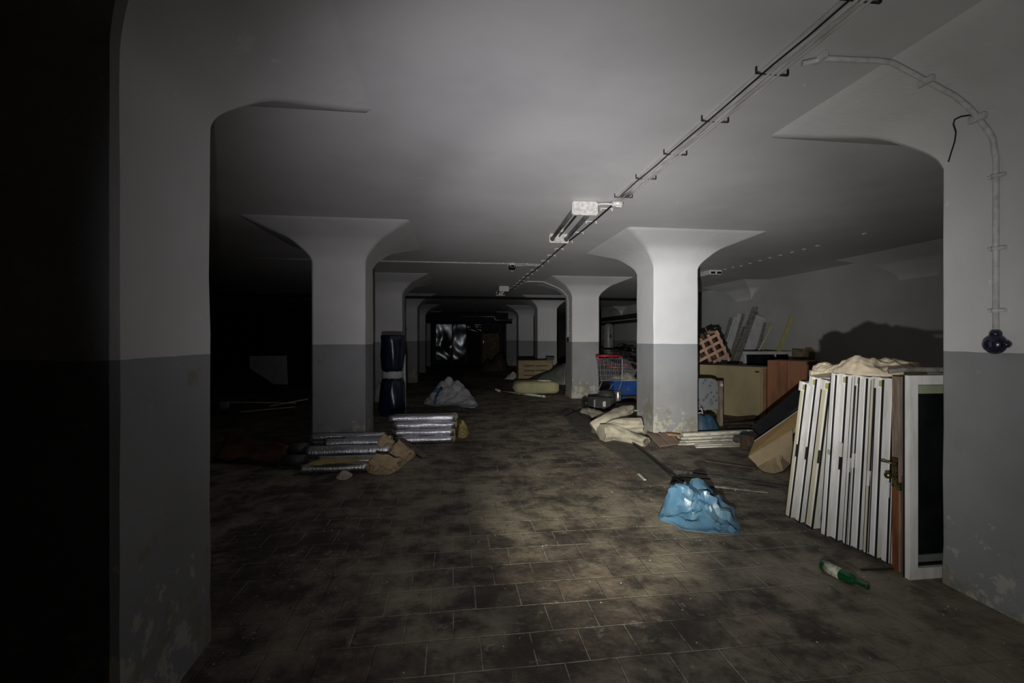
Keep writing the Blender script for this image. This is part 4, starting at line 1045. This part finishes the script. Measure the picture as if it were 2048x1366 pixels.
cp = [at_d(px, py, d) for px, py, d in ((1046, 766, 13.6), (1075, 752, 13.5), (1098, 744, 13.4), (1115, 733, 13.3), (1131, 727, 13.0))]
MB().tube(cp, .02, 8).build('edge_cord', M_gasket, tpo)
Yk = 14.6; a, b_ = at_y(1037, 722, Yk), at_y(1105, 724, Yk)
t = thing('wooden_crate', ((a.x+b_.x)/2, Yk, 0), 'olive wooden crate with recessed slats behind the mattress', 'crate')
xa, xb, zt = a.x, b_.x, a.z
cbo = MB().box(((xa+xb)/2, Yk+.25, zt/2), (xb-xa, .5, zt)).build('body', M_cratewood, t, bevel=.01)
for k in range(4):
    for s in range(2):
        MB().box((xa+.14+(xb-xa-.28)*(.25+.5*s), Yk-.006, zt-.16-k*.15), ((xb-xa-.28)/2-.04, .02, .035)).build('slot', M_crategap, cbo)
MB().box(((xa+xb)/2, Yk+.2, zt+.008), (xb-xa+.04, .6, .016)).build('lid', M_cratewood, t)
p0 = at_y(1100, 720, Yk+.2); tag(MB().box((p0.x, Yk+.25, zt+.06), (.24, .16, .09)).build('small_black_box', M_blackplastic), 'small dark box standing on the olive crate', 'box')
t = thing('waste_pipe', at_z(1040, 786), 'long cream plastic pipe with elbow lying before the mattress', 'pipe')
p0, p1, p2 = at_z(1001, 782, .03), at_z(1090, 793, .03), at_z(992, 780, .06)
MB().tube([p0, p1], .028, 14).build('pipe', M_pvc, t)
MB().tube([p0+(p1-p0)*.0, p0+Vector((-.05, .0, .01)), p2+Vector((-.02, .02, .02))], .038, 14).build('elbow', M_pvc, t)
for f_ in (.42, .94): q = p0.lerp(p1, f_); MB().tube([q, q+(p1-p0).normalized()*.06], .036, 14).build('collar', M_pvc, t)
p0, p1 = at_d(1077, 764, 12.95), at_d(1103, 764, 12.9); z_ = .36
tag(MB().tube([(p0.x, p0.y+.1, z_+.03), (p1.x, p1.y+.1, z_+.03)], .03, 12).build('short_pipe', M_pvc), 'short cream pipe piece lying on top of the mattress', 'pipe')
c0 = at_z(1026, 758); foot = [(c0.x+dx, c0.y+dy) for dx, dy in ((-.35, .0), (-.1, -.2), (.2, -.2), (.38, .0), (.3, .3), (-.2, .3))]
tag(MB().lump(foot, [(c0.x, c0.y, .25, .25)], 0, .10, 6, 7, 12, 44, 4).build('pale_rag', M_sack), 'small pale rag heap left of the olive crate', 'rag')
c0 = at_z(990, 742); foot = [(c0.x+dx, c0.y+dy) for dx, dy in ((-.8, .0), (-.3, -.3), (.4, -.3), (.7, .1), (.4, .5), (-.6, .5))]
tag(MB().lump(foot, [(c0.x+.3, c0.y, .9, .5), (c0.x-.4, c0.y, .5, .4)], 0, .2, 3, 8, 14, 50, 4).build('junk_heap', M_brownwood), 'dark heap of junk at the back of the centre aisle', 'heap')

# ------------------------------------------------------------------ left side: wrapped roll, sack, foil rolls
c0 = at_z(785, 830); r = .235
t = thing('wrapped_roll', (c0.x, c0.y, 0), 'tall upright roll wrapped in navy plastic with white band', 'roll')
pr = [(.23, 0), (.27, .12), (.265, .3), (.26, .5), (.235, .68), (.20, .78)]
MB().lathe((c0.x, c0.y, 0), pr, 40, nz=.16, seed=2).build('lower_wrap', M_navyfilm, t)
MB().lathe((c0.x, c0.y, .76), [(.20, 0), (.212, .02), (.212, .14), (.20, .16)], 40, nz=.05, seed=2).build('white_band', M_whitetape, t)
MB().lathe((c0.x, c0.y, .90), [(.20, 0), (.225, .08), (.225, .35), (.235, .6), (.25, .73), (.235, .755)], 40, nz=.16, seed=5).build('upper_wrap', M_navyfilm, t)
MB().tube([(c0.x+.235, c0.y+.12, 0), (c0.x+.225, c0.y+.12, 1.25)], .03, 12).build('pale_core_edge', M_whitetape, t)
c0 = at_z(899, 808)
foot = [gp(848, 808), gp(870, 813), gp(905, 811), gp(945, 816), gp(955, 808), gp(940, 796), gp(915, 790), gp(880, 788), gp(856, 796)]
pk = [(*gp(898, 800), .58, .26), (*gp(885, 801), .46, .38), (*gp(912, 801), .46, .38), (*gp(868, 803), .30, .35), (*gp(930, 803), .34, .35), (*gp(945, 806), .22, .25)]
t = thing('woven_sack', (c0.x, c0.y, 0), 'slumped white woven sack with blue straps in the centre aisle', 'sack')
MB().lump(foot, pk, 0, .10, 4.2, 4, 44, 150, 3.5, None, .012, 1, .07, 2.6).build('sack_body', M_sack, t)
for (px, s) in ((872, -1), (880, 1)):
    q = [at_d(px-3, 806, 10.35), at_d(px, 795, 10.55), at_d(px+6, 782, 10.9), at_d(px+10, 776, 11.1)]
    if s == 1: q = [at_d(866, 783, 10.7), at_d(876, 781, 10.75), at_d(884, 778, 10.85)]
    MB().tube(q, .03, 8).build('strap', M_bluestrap, t)

def foil_roll(p0, p1, r, label, seed, group, wool=True):
    p0, p1 = Vector(p0), Vector(p1); t = thing('foil_roll', ((p0.x+p1.x)/2, (p0.y+p1.y)/2, p0.z-r), label, 'insulation roll', group)
    n_ = 14; jk = MB().tube([p0.lerp(p1, k/n_) for k in range(n_+1)], r, 24, True, 1, .12, seed).build('foil_jacket', M_foil, t)
    if wool:
        d = (p1-p0).normalized()
        MB().lathe(p1+d*.0, [(r*.88, 0), (r*.8, .018), (r*.35, .024)], 18, axis=d, nz=.2, seed=seed).build('wool_end', M_insul, jk)
    return t
# neat stack
rr = .056; k = 0
names = {0: 'bottom', 1: 'second', 2: 'third', 3: 'top'}
aL, aR = at_z(790, 881, rr), at_z(906, 881, rr)
nn = {0: 5, 1: 4, 2: 3, 3: 2}
for lay in range(4):
    for q_ in range(nn[lay]):
        y_ = aL.y+rr*(1+lay)+q_*rr*2.04-rr; z_ = rr+lay*rr*1.76; j = random.uniform(-.05, .05)
        xL = aL.x-.05*lay*.5+j; xR = aR.x+j*.4+.015*lay
        lb_ = ('front foil roll of the %s layer in the neat shiny stack' % names[lay]) if q_ == 0 else ('foil roll hidden behind the front of the %s layer, neat stack' % names[lay])
        if lay == 3 and q_ == 1: lb_ = 'rear foil roll on the very top of the neat shiny stack'
        foil_roll((xL, y_, z_), (xR, y_, z_), rr, lb_, k, 'foil rolls in the neat stack'); k += 1
c0 = at_z(922, 872); foot = [(c0.x+dx, c0.y+dy) for dx, dy in ((-.05, -.1), (.06, -.14), (.12, .05), (.13, .3), (.05, .42), (-.03, .4), (-.05, .1))]
tag(MB().lump(foot, [(c0.x, c0.y+.05, .09, .12), (c0.x+.02, c0.y+.28, .18, .12), (c0.x+.08, c0.y+.12, .06, .1)], 0, .14, 16, 3, 14, 60, 3).build('wool_tuft', M_insul), 'tuft of yellow wool spilling from the right ends of the neat stack', 'insulation')
# looser stack in front of the left pillar
LR = [(601, 733, 5.40, .055, 937, 'nearest foil roll of the loose stack, pale strip at its left end'),
      (636, 752, 5.66, .065, 922, 'second foil roll from the front in the loose stack'),
      (612, 781, 5.86, .078, 903, 'largest shiny foil roll in the middle of the loose stack'),
      (650, 765, 6.12, .06, 886, 'foil roll second from the back of the loose stack'),
      (620, 768, 6.42, .055, 874, 'rearmost foil roll of the loose stack, against the pillar')]
for i, (x0, x1, d, r, py, lb_) in enumerate(LR):
    p0, p1 = at_d(x0, py, d), at_d(x1, py, d); m_ = (p0.y+p1.y)/2; p0.y = p1.y = m_+.02; z_ = max(r, (p0.z+p1.z)/2); p0.z = p1.z = z_
    foil_roll(p0, p1, r, lb_, 30+i, 'foil rolls in the loose stack')
for i, (y_, z_) in enumerate(((5.93+.22, .07), (6.46, .07), (6.6, .16))):
    foil_roll((-1.7+.1*i, y_, z_), (-.85, y_, z_), .07, 'foil roll hidden at the bottom rear of the loose stack', 40+i, 'foil rolls in the loose stack')
tag(quad_sheet(MB(), [at_z(605, 932, .13), at_z(690, 926, .13), at_z(760, 916, .16), at_z(640, 918, .16)], 12, 6, lambda u, v: Vector((0, 0, .02*noise.noise(Vector((u*4, v*3, 0))))), .006).build('wool_sheet', M_insul), 'olive yellow wool sheet lying between the loose foil rolls', 'insulation')
# brown paper at their right ends
for i, (P, z, lb_) in enumerate(((((768, 866), (792, 882), (780, 893), (752, 890)), .30, 'upright tan paper flap highest at the right end of the loose stack'),
                            (((798, 876), (822, 902), (806, 915), (778, 905)), .20, 'tan paper flap leaning at the far right of the loose stack'),
                            (((752, 905), (800, 915), (785, 940), (736, 926)), .14, 'crumpled brown paper covering the ends of the loose foil rolls'))):
    base = 5.55+.12*i if i < 2 else 5.35
    Q = [at_d(px, py, base+(.25 if py < 890 and i < 2 else 0)) for px, py in P]
    tag(quad_sheet(MB(), [Q[3], Q[2], Q[1], Q[0]], 10, 10, lambda u, v: Vector((0, -.03, .035*noise.noise(Vector((u*3+i, v*3, i))))), .004).build('paper_flap', M_paper), lb_, 'paper')
foot = [gp(735, 943), gp(765, 950), gp(790, 944), gp(818, 922), gp(832, 908), gp(812, 896), gp(780, 900), gp(748, 915)]
tag(MB().lump(foot, [(*gp(760, 932), .11, .15), (*gp(795, 920), .10, .13), (*gp(815, 908), .06, .12)], 0, .08, 9, 12, 36, 130, 3, None, .01, 1, .09, 11).build('crumpled_paper', M_paper), 'crumpled brown wrapping paper on the floor right of the loose stack', 'paper')
tag(MB().bar(at_z(786, 868, .12), at_z(852, 914, .015), .10, .008).build('thin_batten', M_pinkslat), 'thin reddish batten slanting down right of the brown paper', 'batten')
foot = [gp(672, 958), gp(690, 960), gp(705, 952), gp(698, 946), gp(680, 948)]
tag(MB().lump(foot, [(*gp(688, 952), .05, .07)], 0, .05, 16, 2, 8, 36, 3).build('paper_scrap', M_linen), 'small pale crumpled scrap on the floor before the loose stack', 'scrap')
# dim heap farther left
P = [at_z(430, 918, .05), at_z(560, 925, .06), at_z(578, 893, .22), at_z(455, 868, .18)]
tag(quad_sheet(MB(), P, 16, 10, lambda u, v: Vector((0, 0, .05*noise.noise(Vector((u*3, v*3, 4))))), .012).build('brown_tarpaulin', mat('rust_brown_sheet', (.12, .055, .025), (.06, .032, .018), 4, .8)), 'dim rust brown sheet lying left of the loose foil rolls', 'sheet')
for i, (x0, x1, py, d, lb_) in enumerate(((578, 616, 897, 5.9, 'upper dark tube beside the left ends of the loose foil rolls'), (565, 612, 921, 5.6, 'lower dark tube beside the left ends of the loose foil rolls'))):
    p0, p1 = at_d(x0, py, d), at_d(x1, py, d); tag(MB().tube([p0, p1], .07 if i else .075, 20).build('dark_tube', M_greyplastic), lb_, 'tube', 'dark tubes by the loose stack')
for i, (a, b_, lb_) in enumerate((((458, 804), (592, 806), 'long pale stick lying level in the dark left bay'), ((480, 824), (606, 812), 'pale stick sloping up right in the dark left bay'), ((540, 812), (616, 798), 'steeper pale stick crossing the others in the dark left bay'))):
    p0, p1 = at_d(*a, 9.6), at_d(*b_, 9.9); tag(MB().bar(p0, p1, .03, .02).build('stick', M_whiteslat), lb_, 'stick', 'pale sticks in the left bay')
# support under the sticks
p0 = at_d(470, 806, 9.8); p1 = at_d(600, 806, 9.8)
t = thing('trestle', ((p0.x+p1.x)/2, p0.y, 0), 'dark low trestle carrying the pale sticks in the left bay', 'trestle')
for p_ in (p0, p1): MB().box((p_.x, p_.y+.05, .08), (.08, .5, .16)).build('leg', M_brownwood, t)
MB().box(((p0.x+p1.x)/2, p0.y+.05, .155), (abs(p1.x-p0.x)+.1, .1, .03)).build('rail', M_brownwood, t)
Yp = 13.6; pts = [at_y(px, py, Yp) for px, py in ((500, 712), (574, 711), (576, 769), (548, 768), (500, 736))]
t = thing('hanging_sheet', (pts[2].x, Yp, 0), 'faint pale panel with a slanted lower edge in the dark left bay', 'panel')
slab(MB(), pts[::-1], .03).build('sheet', M_whiteboard, t)
for px in (520, 570): q = at_y(px, 730, Yp); MB().box((q.x, Yp+.06, .62), (.06, .06, 1.24)).build('post', M_brownwood, t)
tag(MB().box(at_z(449, 808, .1)+Vector((0, 0, -.02)), (.16, .1, .16)).build('pale_block', M_whiteboard), 'tiny pale block at the left end of the sticks', 'block')
tag(MB().tube([at_z(742, 800, .02)+Vector((0, 0, 0)), at_z(765, 800, .02)], .02, 8).build('grey_rod', M_whiteboard), 'short grey rod on the floor left of the upright navy roll', 'rod')

# ------------------------------------------------------------------ plaster crumbs
mb = MB()
for k in range(900):
    if k < 260: x, y = random.gauss(-1.0, .22), random.uniform(1.6, 3.6)
    elif k < 420: x, y = random.gauss(2.95, .3), random.uniform(1.6, 7)
    else: x, y = random.uniform(-1.2, 3.2), random.uniform(1.4, 12)
    if (XL0 < x < XL1 or XR0 < x < XR1): continue
    s_ = random.uniform(.0012, .0048)
    M3 = Matrix.Rotation(random.uniform(0, 6), 3, 'Z')@Matrix.Rotation(random.uniform(-.4, .4), 3, 'X')
    mb.box((x, y, s_*.35), (s_*random.uniform(1, 2.4), s_*random.uniform(1, 1.8), s_*.6), M3)
tag(mb.build('plaster_crumbs', M_chips), 'scattered crumbs of plaster on the brick floor', 'debris', kind='stuff')

for o in bpy.data.objects:
    if '_w' in o.keys(): del o['_w']
